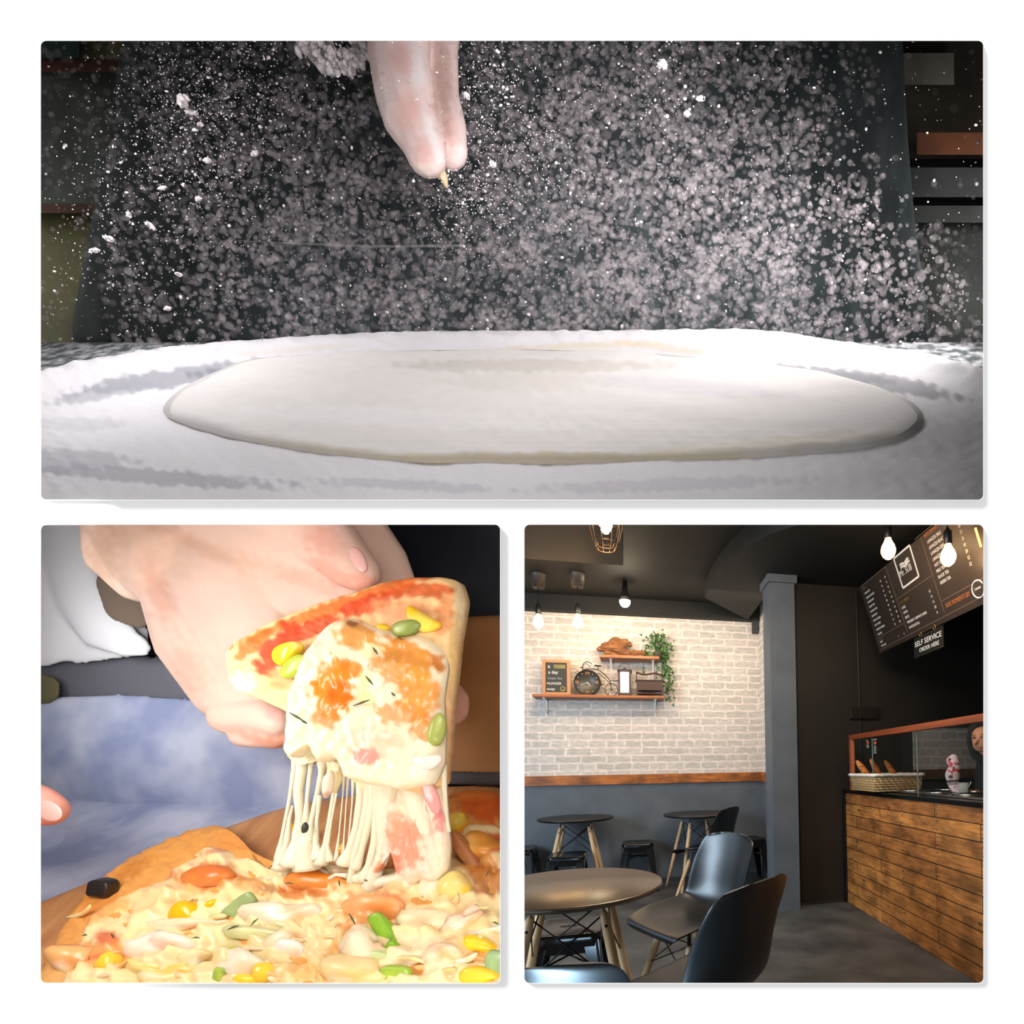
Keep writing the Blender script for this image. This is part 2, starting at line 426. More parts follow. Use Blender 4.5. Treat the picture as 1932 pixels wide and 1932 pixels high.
# flour bed: a ridge around the dough, streaked hollows inside it
RX = [-60, 77, 150, 240, 330, 400, 480, 560, 700, 860, 1000, 1150, 1300, 1400, 1480, 1560, 1620, 1680, 1740, 1800, 1860, 1960]
RY = [760, 728, 706, 690, 676, 670, 664, 657, 650, 646, 646, 646, 643, 642, 648, 662, 672, 680, 686, 704, 722, 750]
def ridge(x): return np.interp(x, RX, RY)
def flour_h(x, y):
    r = ridge(x); d = y-r
    h = np.exp(-(d/15)**2)*.013*(1+.10*fnoise(x, y*3, 60, 1)+.05*fnoise(x, y*2, 26, 2))
    h += np.clip((d-10)/40, 0, 1)*.0015
    h += np.clip((d-60)/120, 0, 1)*.0022*(1+.5*fnoise(x*.5, y*2, 90, 3))
    h += .0004*fnoise(x, y*2, 34, 8)*(d > -14)
    return h-.0006*(d < -16)
flm = vcmat('loose_flour', .95, .1, 420, .05, .2, bdist=.0015)
def flour_grid():
    nx, ny = 420, 120
    fx = np.linspace(-90, 2020, nx); V_ = np.linspace(0, 1, ny)
    X = np.tile(fx, ny); T = np.repeat(V_, nx)
    y0 = ridge(X)-19+fnoise(X, X*0, 40, 4)*1.5+fnoise(X, X*0, 13, 9)*.9; Y = y0+(953-y0)*T**1.4
    z = zT(X, Y); pts = CC+(CF[None]+np.outer((X-PPX)/F, CR)+np.outer((PPY-Y)/F, CU))*z[:, None]
    top = pts+nT[None]*(flour_h(X, Y)*np.minimum(1, T*30+.15)+.0004)[:, None]
    fs = [(j*nx+i, j*nx+i+1, (j+1)*nx+i+1, (j+1)*nx+i) for j in range(ny-1) for i in range(nx-1)]
    return raw('flour_bed', top, fs, flm, None, True)
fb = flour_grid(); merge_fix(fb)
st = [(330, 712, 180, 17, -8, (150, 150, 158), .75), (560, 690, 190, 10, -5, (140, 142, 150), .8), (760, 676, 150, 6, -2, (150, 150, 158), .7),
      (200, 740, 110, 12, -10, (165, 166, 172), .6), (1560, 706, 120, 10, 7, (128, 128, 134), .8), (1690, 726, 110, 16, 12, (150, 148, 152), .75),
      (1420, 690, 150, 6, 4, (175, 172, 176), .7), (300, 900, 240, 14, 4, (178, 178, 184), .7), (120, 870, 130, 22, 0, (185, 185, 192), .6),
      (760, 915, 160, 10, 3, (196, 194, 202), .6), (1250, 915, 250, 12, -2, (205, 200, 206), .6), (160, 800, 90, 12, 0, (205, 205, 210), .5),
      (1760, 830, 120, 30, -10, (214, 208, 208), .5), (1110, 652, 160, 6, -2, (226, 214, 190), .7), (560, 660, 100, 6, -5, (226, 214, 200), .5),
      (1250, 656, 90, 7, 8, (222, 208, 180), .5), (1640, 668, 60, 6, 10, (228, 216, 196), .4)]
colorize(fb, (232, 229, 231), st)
tag(fb, 'ring of loose white flour heaped around the flattened dough', 'flour', None, 'stuff')
# the dough
dpoly = [(312, 792), (322, 770), (350, 745), (395, 722), (440, 702), (470, 690), (520, 684), (600, 680), (700, 675), (800, 672), (1000, 670), (1200, 676), (1400, 692), (1550, 712), (1650, 740),
         (1720, 770), (1745, 798), (1735, 818), (1700, 838), (1640, 852), (1560, 862), (1450, 870), (1300, 876), (1120, 882), (950, 882), (800, 880), (700, 874), (600, 862), (520, 850), (430, 832), (360, 812)]
dough = pillow('pizza_dough', dpoly, zT, .013, vcmat('raw_dough', .75, .2, 40, .03, .15, sss=0), None, 260, 46, (1030, 778), nT, .075,
    lambda x, y: .0012*fnoise(x, y*2.5, 160, 11)+.0006*fnoise(x, y*3, 50, 12), (( 233, 228, 224), [
    (1100, 868, 520, 14, 0, (226, 210, 180), .8), (700, 860, 220, 10, 8, (224, 210, 186), .6), (1010, 690, 240, 12, 0, (206, 198, 186), .6), (1000, 720, 160, 18, 0, (218, 210, 198), .4),
    (800, 790, 300, 18, 3, (242, 238, 236), .6), (1300, 730, 200, 14, 4, (222, 216, 220), .5), (1400, 845, 260, 14, -6, (224, 214, 190), .5)]), back=-.62)
tag(dough, 'flat round of raw pizza dough lying in the flour', 'dough')

# person in dark clothes and apron behind the table
skinf = vcmat('floury_skin', .6, .3, 30, .06, .1, sss=.15)
def arc_panel(name, poly, z, bulge, mat, parent, thick=.01):
    cx = 965
    return pillow(name, poly, lambda x, y: z+bulge*((x-cx)/700.)**2, thick, mat, parent, 220, 24, None, -CF, .05)
cook = blob('person', [
    [(755, -40, .80, 62), (752, 110, .79, 56), (765, 180, .785, 57), (775, 225, .78, 52), (796, 262, .775, 44), (806, 296, .77, 37)],
    [(835, -40, .84, 42), (828, 90, .83, 36), (830, 180, .82, 36), (842, 240, .81, 38), (848, 285, .80, 34)],
    {'c': [(812, 308, .785, 12), (835, 330, .785, 9), (842, 352, .785, 4)], 'flat': 1},
    {'c': [(790, -60, .82, 90), (800, -180, .84, 110), (830, -300, .88, 80)], 'flat': .6}],
    skinf, None, .0022, .55, 5, ((226, 200, 194), [(770, 210, 26, 34, 0, (222, 170, 160), .6), (800, 285, 20, 22, 0, (216, 170, 164), .7), (848, 250, 12, 40, 0, (218, 168, 160), .6),
    (785, 120, 16, 50, -8, (232, 222, 222), .9), (815, 250, 10, 50, -18, (232, 222, 222), .9), (722, 210, 14, 80, -6, (228, 212, 206), .8), (760, 110, 24, 30, 0, (210, 160, 154), .6),
    (835, 160, 18, 90, 0, (186, 152, 142), .8), (800, 325, 30, 12, 0, (224, 208, 200), .7), (838, 340, 14, 22, 30, (214, 196, 160), 1), (872, 290, 8, 60, 10, (226, 206, 204), .6)], 1.2))
tag(cook, 'person in a dark apron, floury fingers pinched over the dough, head out of view', 'person')
cloth = noisemat('dark_apron_cloth', (32, 42, 44), (60, 68, 70), 18, .95, (1, 1, .4), .3, 5)
tr = arc_panel('apron', [(240, -40), (232, 100), (205, 260), (175, 430), (150, 560), (132, 660), (500, 668), (1000, 668), (1500, 668), (1762, 668), (1745, 560), (1726, 420), (1712, 250), (1702, 60), (1698, -40), (1000, -60)], 1.0, .13, cloth, cook, .02)
dk = newmat('black_shirt', (22, 26, 27), .95)
sh = blob('shirt', [{'c': [(560, 20, 1.12, 110), (960, 20, 1.12, 110), (1380, 20, 1.12, 110)], 'flat': .25}], dk, cook, .008, .3, 3)
m = MB(); pts = []
for x in np.linspace(226, 872, 50):
    y = np.interp(x, [226, 300, 420, 560, 700, 872], [426, 436, 454, 460, 466, 464]); z = 1.0+.13*((x-965)/700)**2-.0225
    pts.append(P(x, y+fnoise(np.array([x]), np.array([0.]), 30, 3)[0]*.8, z))
m.tube(pts, .0022, 6); m.build('flour_dusted_pocket_seam', newmat('dusty_seam', (128, 128, 128), .9), cook, True)
# things behind the cook: shelving left and right
def slab(name, x0, y0, x1, y1, z, t, rgb, label, cat, parent=None, rough=.8):
    m = MB(); c = [P(x0, y1, z), P(x1, y1, z), P(x1, y1, z+t), P(x0, y1, z+t), P(x0, y0, z), P(x1, y0, z), P(x1, y0, z+t), P(x0, y0, z+t)]
    m.hexa(c); o = m.build(name, noisemat(name+'_paint', rgb, tuple(int(v*.72) for v in rgb), 9, rough), parent); merge_fix(o)
    if label: tag(o, label, cat)
    return o
rk = empty('kitchen_shelf', P(100, 400, 1.22)); tag(rk, 'dim brown shelving behind the cook on the left', 'shelf')
inv = parent_mat(rk).inverted()
def par(o, p):
    o.parent = p; o.matrix_parent_inverse = parent_mat(p).inverted(); return o
for nm, a in (('shelf_board', (20, 112, 260, 136, 1.16, .05, (92, 50, 38))), ('shelf_board', (20, 384, 200, 402, 1.16, .05, (74, 42, 26))),
              ('back_panel', (20, 136, 260, 384, 1.22, .01, (74, 80, 76))), ('lower_panel', (20, 402, 190, 660, 1.20, .01, (88, 86, 52)))):
    par(slab(nm, *a, None, None), rk)
slab('storage_box', 40, 20, 150, 110, 1.12, .06, (38, 66, 66), 'dark teal box on the top shelf behind the cook', 'box')
slab('wooden_crate', 152, 20, 232, 111, 1.14, .05, (118, 114, 76), 'olive crate on the top shelf beside the teal box', 'crate')
rk2 = empty('kitchen_counter', P(1800, 400, 1.22)); tag(rk2, 'dim steel kitchen counter behind the cook on the right', 'counter')
for nm, a in (('back_panel', (1680, 60, 1960, 300, 1.24, .01, (74, 66, 56))), ('drawer_front', (1690, 316, 1960, 372, 1.19, .03, (58, 62, 62))),
              ('drawer_front', (1690, 388, 1960, 420, 1.19, .03, (50, 54, 52))), ('cabinet_front', (1690, 420, 1960, 660, 1.21, .01, (26, 32, 28)))):
    par(slab(nm, *a, None, None), rk2)
slab('baking_tray', 1730, 250, 1960, 292, 1.16, .03, (108, 62, 38), 'brown tray on the counter at the right behind the flour cloud', 'tray')
slab('mixing_bowl', 1700, 100, 1800, 160, 1.17, .05, (122, 120, 110), 'pale bowl shape at upper right behind the apron edge', 'bowl')

# airborne flour
def cloud(name, n, sampler, rad, zr, mat, label, sub=ICO1, squash=0):
    iv, jf = sub; jf = np.array(jf); xs, ys = sampler(n); n = len(xs)
    z = rng.uniform(zr[0], zr[1], n); r = rad(n)*z/F
    c = CC+(CF[None]+np.outer((xs-PPX)/F, CR)+np.outer((PPY-ys)/F, CU))*z[:, None]
    sc = rng.uniform(1-squash, 1+squash, (n, 1, 3)) if squash else 1
    iw = iv[:, :1]*CR+iv[:, 1:2]*CU+iv[:, 2:3]*CF*.35
    v = (c[:, None, :]+iw[None]*sc*r[:, None, None]).reshape(-1, 3)
    f = (jf[None]+(np.arange(n)*len(iv))[:, None, None]).reshape(-1, 3)
    me = bpy.data.meshes.new(name); me.vertices.add(len(v)); me.vertices.foreach_set('co', v.ravel())
    me.loops.add(f.size); me.loops.foreach_set('vertex_index', f.ravel().astype(np.int32))
    me.polygons.add(len(f)); me.polygons.foreach_set('loop_start', np.arange(0, f.size, 3, dtype=np.int32))
    me.update(calc_edges=True); me.validate(); me.polygons.foreach_set('use_smooth', [True]*len(f)); me.materials.append(mat)
    o = bpy.data.objects.new(name, me); COL.objects.link(o); tag(o, label, 'flour', None, 'stuff'); return o
def clip(x, y): k = (x > 60) & (x < 1875) & (y > 60) & (y < ridge(x)-22); return x[k], y[k]
def density(x, y):
    d = .25+.0*x
    g = lambda cx, cy, sx, sy, a: a*np.exp(-((x-cx)/sx)**2-((y-cy)/sy)**2)
    d = .24+g(420, 300, 220, 220, .25)+g(1250, 400, 330, 260, .72)+g(1200, 130, 250, 120, .35)+g(650, 350, 260, 200, .45)+g(1350, 570, 380, 90, .3)+g(700, 580, 300, 60, .45)+g(1020, 330, 120, 200, .35)
    d *= np.where((x > 1660) & (y < 420), .12, 1)*np.where(x < 200, .4, 1)*np.where((x > 1560) & (y < 330), .35, 1)
    d *= .85+.28*np.clip(fnoise(x, y, 130, 21)+.5*fnoise(x, y, 60, 22), -1.4, 1.5)
    return np.clip(d, 0, 1)
def sam(dens):
    def s(n):
        X = []; Y = []; t = 0
        while t < n:
            x = rng.uniform(60, 1875, n); y = rng.uniform(60, 660, n); k = rng.uniform(0, 1, n) < dens(x, y)
            x, y = clip(x[k], y[k]); X.append(x); Y.append(y); t += len(x)
        return np.concatenate(X)[:n], np.concatenate(Y)[:n]
    return s
def puff(name, rgb, al):
    mt = bpy.data.materials.new(name); mt.use_nodes = True; nt = mt.node_tree; nt.nodes.clear()
    out = nt.nodes.new('ShaderNodeOutputMaterial'); d = nt.nodes.new('ShaderNodeBsdfDiffuse'); t = nt.nodes.new('ShaderNodeBsdfTranslucent'); tr_ = nt.nodes.new('ShaderNodeBsdfTransparent')
    a = nt.nodes.new('ShaderNodeMixShader'); b = nt.nodes.new('ShaderNodeMixShader'); b.inputs[0].default_value = al
    for q in (d, t): q.inputs[0].default_value = (*lin(rgb), 1)
    a.inputs[0].default_value = .4
    nt.links.new(d.outputs[0], a.inputs[1]); nt.links.new(t.outputs[0], a.inputs[2]); nt.links.new(tr_.outputs[0], b.inputs[1]); nt.links.new(a.outputs[0], b.inputs[2]); nt.links.new(b.outputs[0], out.inputs[0]); return mt
FL = 'flour dust drifting in the air '
cloud('flour_haze', 9000, sam(density), lambda n: rng.uniform(3.5, 8, n), (.80, .95), puff('flour_haze_dust', (232, 220, 224), .055), 'soft grey haze of flour dust hanging before the apron', ICO2)
cloud('flour_puffs', 11500, sam(density), lambda n: 1.1+3.6*rng.uniform(0, 1, n)**1.8, (.76, .94), puff('flour_puff_dust', (226, 214, 218), .10), 'blurred floating flour specks in front of the dark apron', ICO2)
def dl(x, y):
    g = lambda cx, cy, sx, sy, a: a*np.exp(-((x-cx)/sx)**2-((y-cy)/sy)**2)
    return np.clip(.03+g(400, 170, 130, 120, .9)+g(330, 330, 150, 110, .35)+g(930, 160, 60, 110, .8)+g(880, 370, 70, 90, .9)+g(200, 460, 120, 120, .12)+g(1250, 140, 60, 80, .25)+g(1000, 300, 100, 120, .3), 0, 1)
grain = newmat('flour_grain', (238, 228, 228), .9, 0, .1)
cloud('flour_grains', 4200, sam(dl), lambda n: rng.uniform(.5, 1.5, n), (.66, .9), grain, 'fine sharp white flour grains thrown from the fingers', ICO1, .3)
cloud('flour_flecks', 420, sam(lambda x, y: np.clip(dl(x, y)+.1, 0, 1)), lambda n: rng.uniform(1.6, 3.4, n), (.66, .9), grain, 'larger white flour flecks falling on the left of the hand', ICO1, .45)
cl = [(345, 190, 14, 16, 0), (362, 212, 16, 6, 10), (390, 303, 10, 6, 0), (205, 450, 15, 7, 25), (178, 473, 13, 6, -8), (284, 426, 17, 6, 38), (243, 405, 7, 6, 40), (337, 517, 9, 5, 25), (316, 582, 9, 5, 0),
      (480, 290, 9, 6, -30), (374, 375, 7, 5, -30), (1250, 122, 12, 10, 0), (1322, 186, 11, 6, 0), (1296, 215, 8, 6, 0), (378, 235, 8, 5, 0), (306, 355, 10, 5, -15), (930, 310, 9, 7, 40), (880, 180, 8, 7, 0)]
def clump(x, y, z, a, b, g, seed):
    r = np.random.default_rng(seed+3); iv, jf = ICO1; m = MB(); t = math.radians(g)
    for k in range(26):
        d = r.uniform(0, 1)**.6; th = r.uniform(0, 6.28); u = d*math.cos(th)*a*.85; v = d*math.sin(th)*b*.8
        s = (1.15-d)*min(a, b)*r.uniform(.35, .6)+.6; c = P(x+u*math.cos(t)-v*math.sin(t), y+u*math.sin(t)+v*math.cos(t), z+r.normal()*.002)
        m.add(c+iv*r.uniform(.7, 1.3, (1, 3))*s*z/F, jf)
    return m.build('flour_clump', grain)
WH = ['beside the left edge of the apron', 'high on the left', 'in mid air left of the hand']
names = ['upright ragged clump of flour high on the left', 'flat flour clump just under the upright clump', 'small round flour clump left of the hand', 'pointed flour clump at the apron pocket, lower left',
 'bowl-shaped flour clump lowest at the far left', 'long slanting flour clump above the pocket seam', 'small clump above the long slanting one', 'lone flour sliver under the pocket seam', 'tiny bowl-shaped clump near the table, lower left',
 'clump of flour halfway between the left clumps and the hand', 'small diamond shaped clump above the seam', 'clump of flour at the top right of the hand', 'flat clump right of the top one', 'small clump below the flat right one',
 'small clump right under the flat flour clump', 'faint oval clump left of the diamond one', 'oval flour clump just right of the fingertips', 'pale clump beside the fingers']
for i, (x, y, a, b, g) in enumerate(cl):
    tag(clump(x, y, .74+.01*(i % 5), a, b, g, i), names[i], 'flour clump', 'clumps of flour in the air')
m = MB(); iv, jf = ICO1; r2 = np.random.default_rng(4)
for k in range(420):
    t = r2.uniform(0, 1); x = np.interp(t, [0, .25, .5, .75, 1], [572, 600, 632, 662, 692])+r2.normal()*9; y = np.interp(t, [0, .25, .5, .75, 1], [84, 96, 118, 114, 88])+r2.normal()*(9+8*math.sin(t*3.1)); z = .86+r2.normal()*.01
    m.add(P(x, y, z)+iv*r2.uniform(.7, 1.3, (1, 3))*(1+7*r2.uniform()**2.2)*z/F, jf)
bg_ = m.build('flour_splash', grain)
tag(bg_, 'loose handful of flour flying off beside the knuckles', 'flour')
# ================================================================== PIZZA SCENE (lower left opening)
LA, LB = -.6254, .6657
def zL(x, y, off=0.0): return (LA+off)/((PPY-np.asarray(y, float))/F-LB)
nL = (CU-LB*CF); nL /= np.linalg.norm(nL)
def zl(y): return float(zL(0, y))
# blue cloth on the table and the wooden board
clothm = noisemat('blue_grey_cloth', (136, 148, 184), (184, 192, 214), 9, .95, (1, 1, 1), .1, 3, None, 0, .38, .62)
tb = gridsheet('tablecloth', -40, 960, 1486, 2100, 40, 40, lambda x, y: zL(x, y, -.030), lambda x, y: .004*fnoise(x, y*2, 160, 31), nL, clothm, .004)
tag(tb, 'pale blue grey cloth spread under and behind the round board', 'cloth')
bpoly = [(-20, 1745), (77, 1702), (160, 1668), (240, 1636), (330, 1600), (430, 1560), (520, 1528), (600, 1510), (700, 1496), (830, 1484), (900, 1480), (952, 1479), (958, 1700), (955, 2000), (600, 2080), (0, 2080), (-60, 1900)]
woodm = noisemat('light_board_wood', (206, 152, 100), (176, 120, 72), 9, .5, (6, 1, 1), .05, 5)
bd = pillow('wooden_board', bpoly, lambda x, y: zL(x, y, -.016), .004, woodm, None, 200, 20, (560, 1760), nL, .04, back=2.2)
tag(bd, 'light wooden board under the cheesy pizza', 'board')
# blurred things behind
bk = blob('cushion', [{'c': [(70, 1420, .865, 110), (220, 1420, .865, 116), (420, 1430, .865, 112), (620, 1440, .865, 100), (760, 1450, .87, 60)], 'flat': .16}], clothm, None, .005, .4, 8)
tag(bk, 'dusky blue grey cushion standing behind the board', 'cushion')
gy = blob('folded_cloth', [{'c': [(40, 1285, .878, 50), (200, 1280, .878, 52), (400, 1290, .878, 50), (560, 1300, .878, 50)], 'flat': .14}], newmat('grey_fold', (98, 100, 110), .95), None, .005, .4, 6)
tag(gy, 'dark grey folded cloth above the blue cushion', 'cloth')
ol = blob('olive_cushion', [{'c': [(50, 1300, .855, 36), (86, 1300, .855, 30)], 'flat': .2}], newmat('olive_fabric', (92, 88, 60), .95), None, .004, .4, 6)
tag(ol, 'olive cushion corner at the left edge under the sleeve', 'cushion')
br = pillow('cabinet_side', [(800, 1168), (955, 1160), (957, 1300), (957, 1475), (800, 1480), (790, 1320)], lambda x, y: .875+x*0, .006, noisemat('warm_cabinet_wood', (160, 112, 62), (132, 88, 48), 5, .7), None, 120, 12, None, -CF, .2)
tag(br, 'warm brown wooden cabinet blurred behind the right of the slice', 'cabinet')
br2 = blob('dark_tray', [{'c': [(790, 1466, .865, 13), (944, 1470, .865, 15)], 'flat': .3}], newmat('dark_tray_metal', (62, 60, 62), .7), None, .003, .4, 3)
tag(br2, 'dark strip of a tray behind the board on the right', 'tray')

# ---------------- hand holding the slice
skin2 = vcmat('warm_skin', .5, .35, 22, .03, .06, sss=.12)
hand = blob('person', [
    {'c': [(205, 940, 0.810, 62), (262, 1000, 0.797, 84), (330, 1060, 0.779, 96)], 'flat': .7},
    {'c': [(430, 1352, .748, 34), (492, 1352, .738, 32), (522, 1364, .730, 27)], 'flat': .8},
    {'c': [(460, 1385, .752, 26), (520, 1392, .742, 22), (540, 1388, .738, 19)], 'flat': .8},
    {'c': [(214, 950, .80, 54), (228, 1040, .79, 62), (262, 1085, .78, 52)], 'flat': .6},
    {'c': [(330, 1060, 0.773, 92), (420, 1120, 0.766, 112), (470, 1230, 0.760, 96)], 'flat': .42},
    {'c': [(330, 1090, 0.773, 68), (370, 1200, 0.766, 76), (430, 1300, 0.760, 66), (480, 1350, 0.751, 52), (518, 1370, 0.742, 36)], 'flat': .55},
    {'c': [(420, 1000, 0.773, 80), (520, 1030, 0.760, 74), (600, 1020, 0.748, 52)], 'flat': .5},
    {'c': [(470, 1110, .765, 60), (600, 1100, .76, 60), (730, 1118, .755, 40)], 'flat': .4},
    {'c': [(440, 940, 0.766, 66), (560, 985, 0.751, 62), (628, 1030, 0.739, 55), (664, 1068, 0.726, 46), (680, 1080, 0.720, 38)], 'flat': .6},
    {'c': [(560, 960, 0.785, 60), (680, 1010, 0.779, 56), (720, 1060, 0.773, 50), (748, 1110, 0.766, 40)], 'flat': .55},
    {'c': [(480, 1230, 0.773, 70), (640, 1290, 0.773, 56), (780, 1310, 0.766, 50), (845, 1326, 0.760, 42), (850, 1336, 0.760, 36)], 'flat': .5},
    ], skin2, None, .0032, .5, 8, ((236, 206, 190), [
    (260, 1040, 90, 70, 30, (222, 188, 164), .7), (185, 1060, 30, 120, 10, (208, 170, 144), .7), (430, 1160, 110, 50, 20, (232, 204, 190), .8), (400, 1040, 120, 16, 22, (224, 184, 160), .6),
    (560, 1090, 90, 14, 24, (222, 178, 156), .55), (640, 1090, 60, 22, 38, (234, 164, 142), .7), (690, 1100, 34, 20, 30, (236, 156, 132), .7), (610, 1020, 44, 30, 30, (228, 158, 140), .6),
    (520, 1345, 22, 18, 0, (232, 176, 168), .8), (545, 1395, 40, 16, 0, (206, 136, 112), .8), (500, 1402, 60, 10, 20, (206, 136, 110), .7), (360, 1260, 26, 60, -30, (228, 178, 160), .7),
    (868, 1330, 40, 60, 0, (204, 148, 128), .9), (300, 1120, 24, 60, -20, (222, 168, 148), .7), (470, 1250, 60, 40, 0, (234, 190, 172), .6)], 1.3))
tag(hand, 'hand holding up the lifted slice, in a white sleeve, seen behind it', 'person')
nl = lump('thumbnail', 676, 1056, .690, 14, 27, -28, newmat('nail', (226, 178, 172), .25, 0, .5), hand, 6, 0)
slv = MB()
sp_ = [(60, 930, .90), (120, 985, .89), (175, 1075, .88), (215, 1140, .87)]
sl = blob('sleeve', [{'c': [(60, 1170, .862, 70), (150, 1190, .862, 66), (240, 1200, .862, 44)], 'flat': .14}, {'c': [(30, 900, .86, 110), (50, 1000, .86, 110), (60, 1100, .86, 112), (80, 1170, .86, 92)], 'flat': .16}, {'c': [(110, 950, .855, 44), (122, 1040, .855, 46), (150, 1120, .855, 50), (190, 1180, .85, 46), (240, 1212, .845, 30), (266, 1222, .845, 20)], 'flat': .3}],
    newmat('white_sleeve_cloth', (222, 225, 230), .95), hand, .004, .45, 8)
cf = blob('cuff_shade', [{'c': [(205, 1100, .83, 26), (230, 1140, .83, 36), (262, 1162, .83, 26)], 'flat': .2}], newmat('cuff_shade_brown', (104, 90, 78), .95), hand, .003, .4, 5)  # dark blob standing in for the shade inside the cuff
fing = blob('person', [{'c': [(-60, 1490, .62, 46), (20, 1506, .62, 44), (70, 1520, .62, 38), (92, 1528, .62, 31)], 'flat': .8}], skin2, None, .003, .8, 5,
    ((222, 158, 142), [(80, 1550, 60, 12, 8, (226, 130, 108), .8), (100, 1500, 30, 20, 20, (222, 150, 136), .5)], 1.3))
tag(fing, 'second person: single fingertip reaching in at the left edge', 'person')
lump('fingernail', 92, 1530, .603, 27, 19, 24, newmat('nail_left', (222, 172, 162), .25, 0, .5), fing, 5, 0)

# ---------------- the pizza on the board
cheesem = vcmat('melted_cheese', .30, .45, 90, .07, .22, sss=.1, bdist=.0016)
crustm = vcmat('baked_crust', .6, .3, 90, .14, .35, bdist=.002)
ppoly = [(40, 1990), (60, 1900), (84, 1846), (108, 1790), (134, 1735), (165, 1700), (200, 1662), (250, 1625), (310, 1597), (352, 1577), (400, 1564), (432, 1566), (462, 1590), (478, 1612), (520, 1636), (600, 1640), (700, 1640), (770, 1620), (815, 1560), (850, 1508), (880, 1497), (920, 1496), (950, 1500), (957, 1560), (957, 1750), (955, 2000), (600, 2060)]
cr = pillow('pizza', ppoly, zL, .017, crustm, None, 260, 40, (600, 1790), nL, .07, lambda x, y: .0016*fnoise(x, y*1.5, 40, 41)+.0010*fnoise(x, y, 16, 42),
    ((228, 160, 84), [(330, 1600, 90, 20, -22, (232, 164, 84), .8), (180, 1700, 40, 40, -50, (214, 134, 56), .7), (120, 1790, 30, 60, 15, (224, 156, 84), .7), (440, 1590, 30, 16, 10, (230, 150, 76), .7),
      (940, 1520, 70, 30, 0, (206, 84, 24), .9), (900, 1500, 60, 10, 0, (222, 120, 50), .7), (250, 1640, 40, 12, -30, (196, 116, 36), .6), (100, 1840, 40, 20, 0, (232, 178, 110), .8)]), back=.9)
tag(cr, 'baked pizza on the wooden board, one slice pulled away', 'pizza')
cpoly = [(90, 2000), (112, 1900), (128, 1830), (150, 1770), (186, 1722), (240, 1690), (310, 1664), (345, 1630), (380, 1605), (430, 1606), (470, 1622), (530, 1650), (610, 1655), (690, 1655), (780, 1640), (840, 1600), (870, 1560), (930, 1556), (954, 1570), (957, 1780), (950, 2000), (600, 2040)]
OR = (226, 138, 44); OR2 = (214, 110, 30); YC = (246, 224, 156); CWH = (244, 234, 204); RD = (206, 72, 34); PK = (240, 190, 166)
ch = pillow('cheese_topping', cpoly, lambda x, y: zL(x, y, .017), .009, cheesem, cr, 300, 60, (600, 1800), nL, .08, lambda x, y: .0042*fnoise(x, y*1.4, 80, 51)+.0026*fnoise(x, y*1.4, 36, 52)+.0005*fnoise(x, y, 14, 53),
    ((248, 222, 166), [(395, 1655, 52, 26, -8, (222, 128, 52), .95), (470, 1670, 34, 14, 8, (204, 124, 46), .8), (505, 1678, 22, 10, 0, (170, 106, 44), .8), (340, 1690, 44, 14, -20, (236, 164, 92), .7),
      (610, 1650, 60, 22, 8, (226, 130, 34), .95), (575, 1680, 50, 16, -5, (214, 124, 50), .85), (700, 1715, 60, 36, -10, (240, 158, 84), .8), (740, 1700, 30, 20, 0, (232, 132, 70), .6), (200, 1770, 28, 14, -10, (210, 80, 44), .85),
      (250, 1700, 100, 22, -10, (246, 210, 150), .8), (190, 1800, 50, 24, 5, (226, 144, 66), .8), (190, 1722, 60, 14, -25, (234, 160, 82), .8), (200, 1805, 40, 7, 0, (206, 70, 50), .6), (380, 1585, 50, 10, -12, (204, 72, 32), .9), (420, 1600, 40, 8, -14, (196, 60, 40), .6),
      (310, 1652, 50, 10, -10, (210, 110, 60), .7), (500, 1720, 40, 20, 0, (246, 226, 190), .8), (420, 1790, 90, 30, 0, (232, 216, 160), .8), (560, 1770, 60, 40, -10, (246, 222, 170), .6), (640, 1800, 24, 40, 20, (236, 160, 70), .8), (600, 1830, 70, 20, 0, (238, 176, 84), .6),
      (880, 1790, 60, 20, 10, (240, 176, 110), .6), (860, 1730, 60, 16, 10, (240, 196, 130), .6), (900, 1620, 50, 30, 30, (212, 134, 40), .85), (920, 1660, 40, 30, 0, (176, 96, 28), .8), (930, 1590, 40, 20, 0, (206, 84, 24), .9), (790, 1800, 60, 40, 0, (246, 224, 190), .6), (450, 1690, 60, 20, 0, (248, 226, 160), .5)]), back=.6)
# browned cheese bubbles
def top(y, off=.03): return float(zL(0, y, off))
def topping(name, px, py, rx, ry, ang, rgb, seed=0, shape=None, wob=.15, off=.022, rz=None, blobs=(), mat=None, label=None, parent=None):
    o = lump(name, px, py, top(py, off), rx, ry, ang, mat or cheesem, parent or cr, rz, wob, seed, (rgb, blobs), shape)
    if label: o['label'] = label
    return o
topping('cheese_bubble', 398, 1655, 50, 26, -6, (222, 132, 62), 1, None, .12, .026, 24, [(398, 1640, 40, 14, -6, (206, 100, 40), .7), (410, 1672, 50, 10, -4, (238, 176, 120), .6)])
topping('cheese_bubble', 600, 1662, 60, 20, 6, (226, 138, 60), 2, None, .18, .024, 20, [(600, 1648, 50, 10, 6, (230, 128, 24), .8), (560, 1680, 30, 8, 0, (222, 150, 90), .6)])
topping('cheese_bubble', 706, 1715, 52, 32, 4, (240, 170, 110), 3, None, .14, .024, 22, [(716, 1716, 26, 18, 10, (238, 142, 60), .8)])
topping('cheese_bubble', 905, 1605, 44, 34, 20, (214, 140, 50), 4, None, .2, .024, 26, [(915, 1630, 24, 22, 20, (170, 92, 26), .7), (880, 1590, 20, 14, 0, (236, 190, 110), .6)])
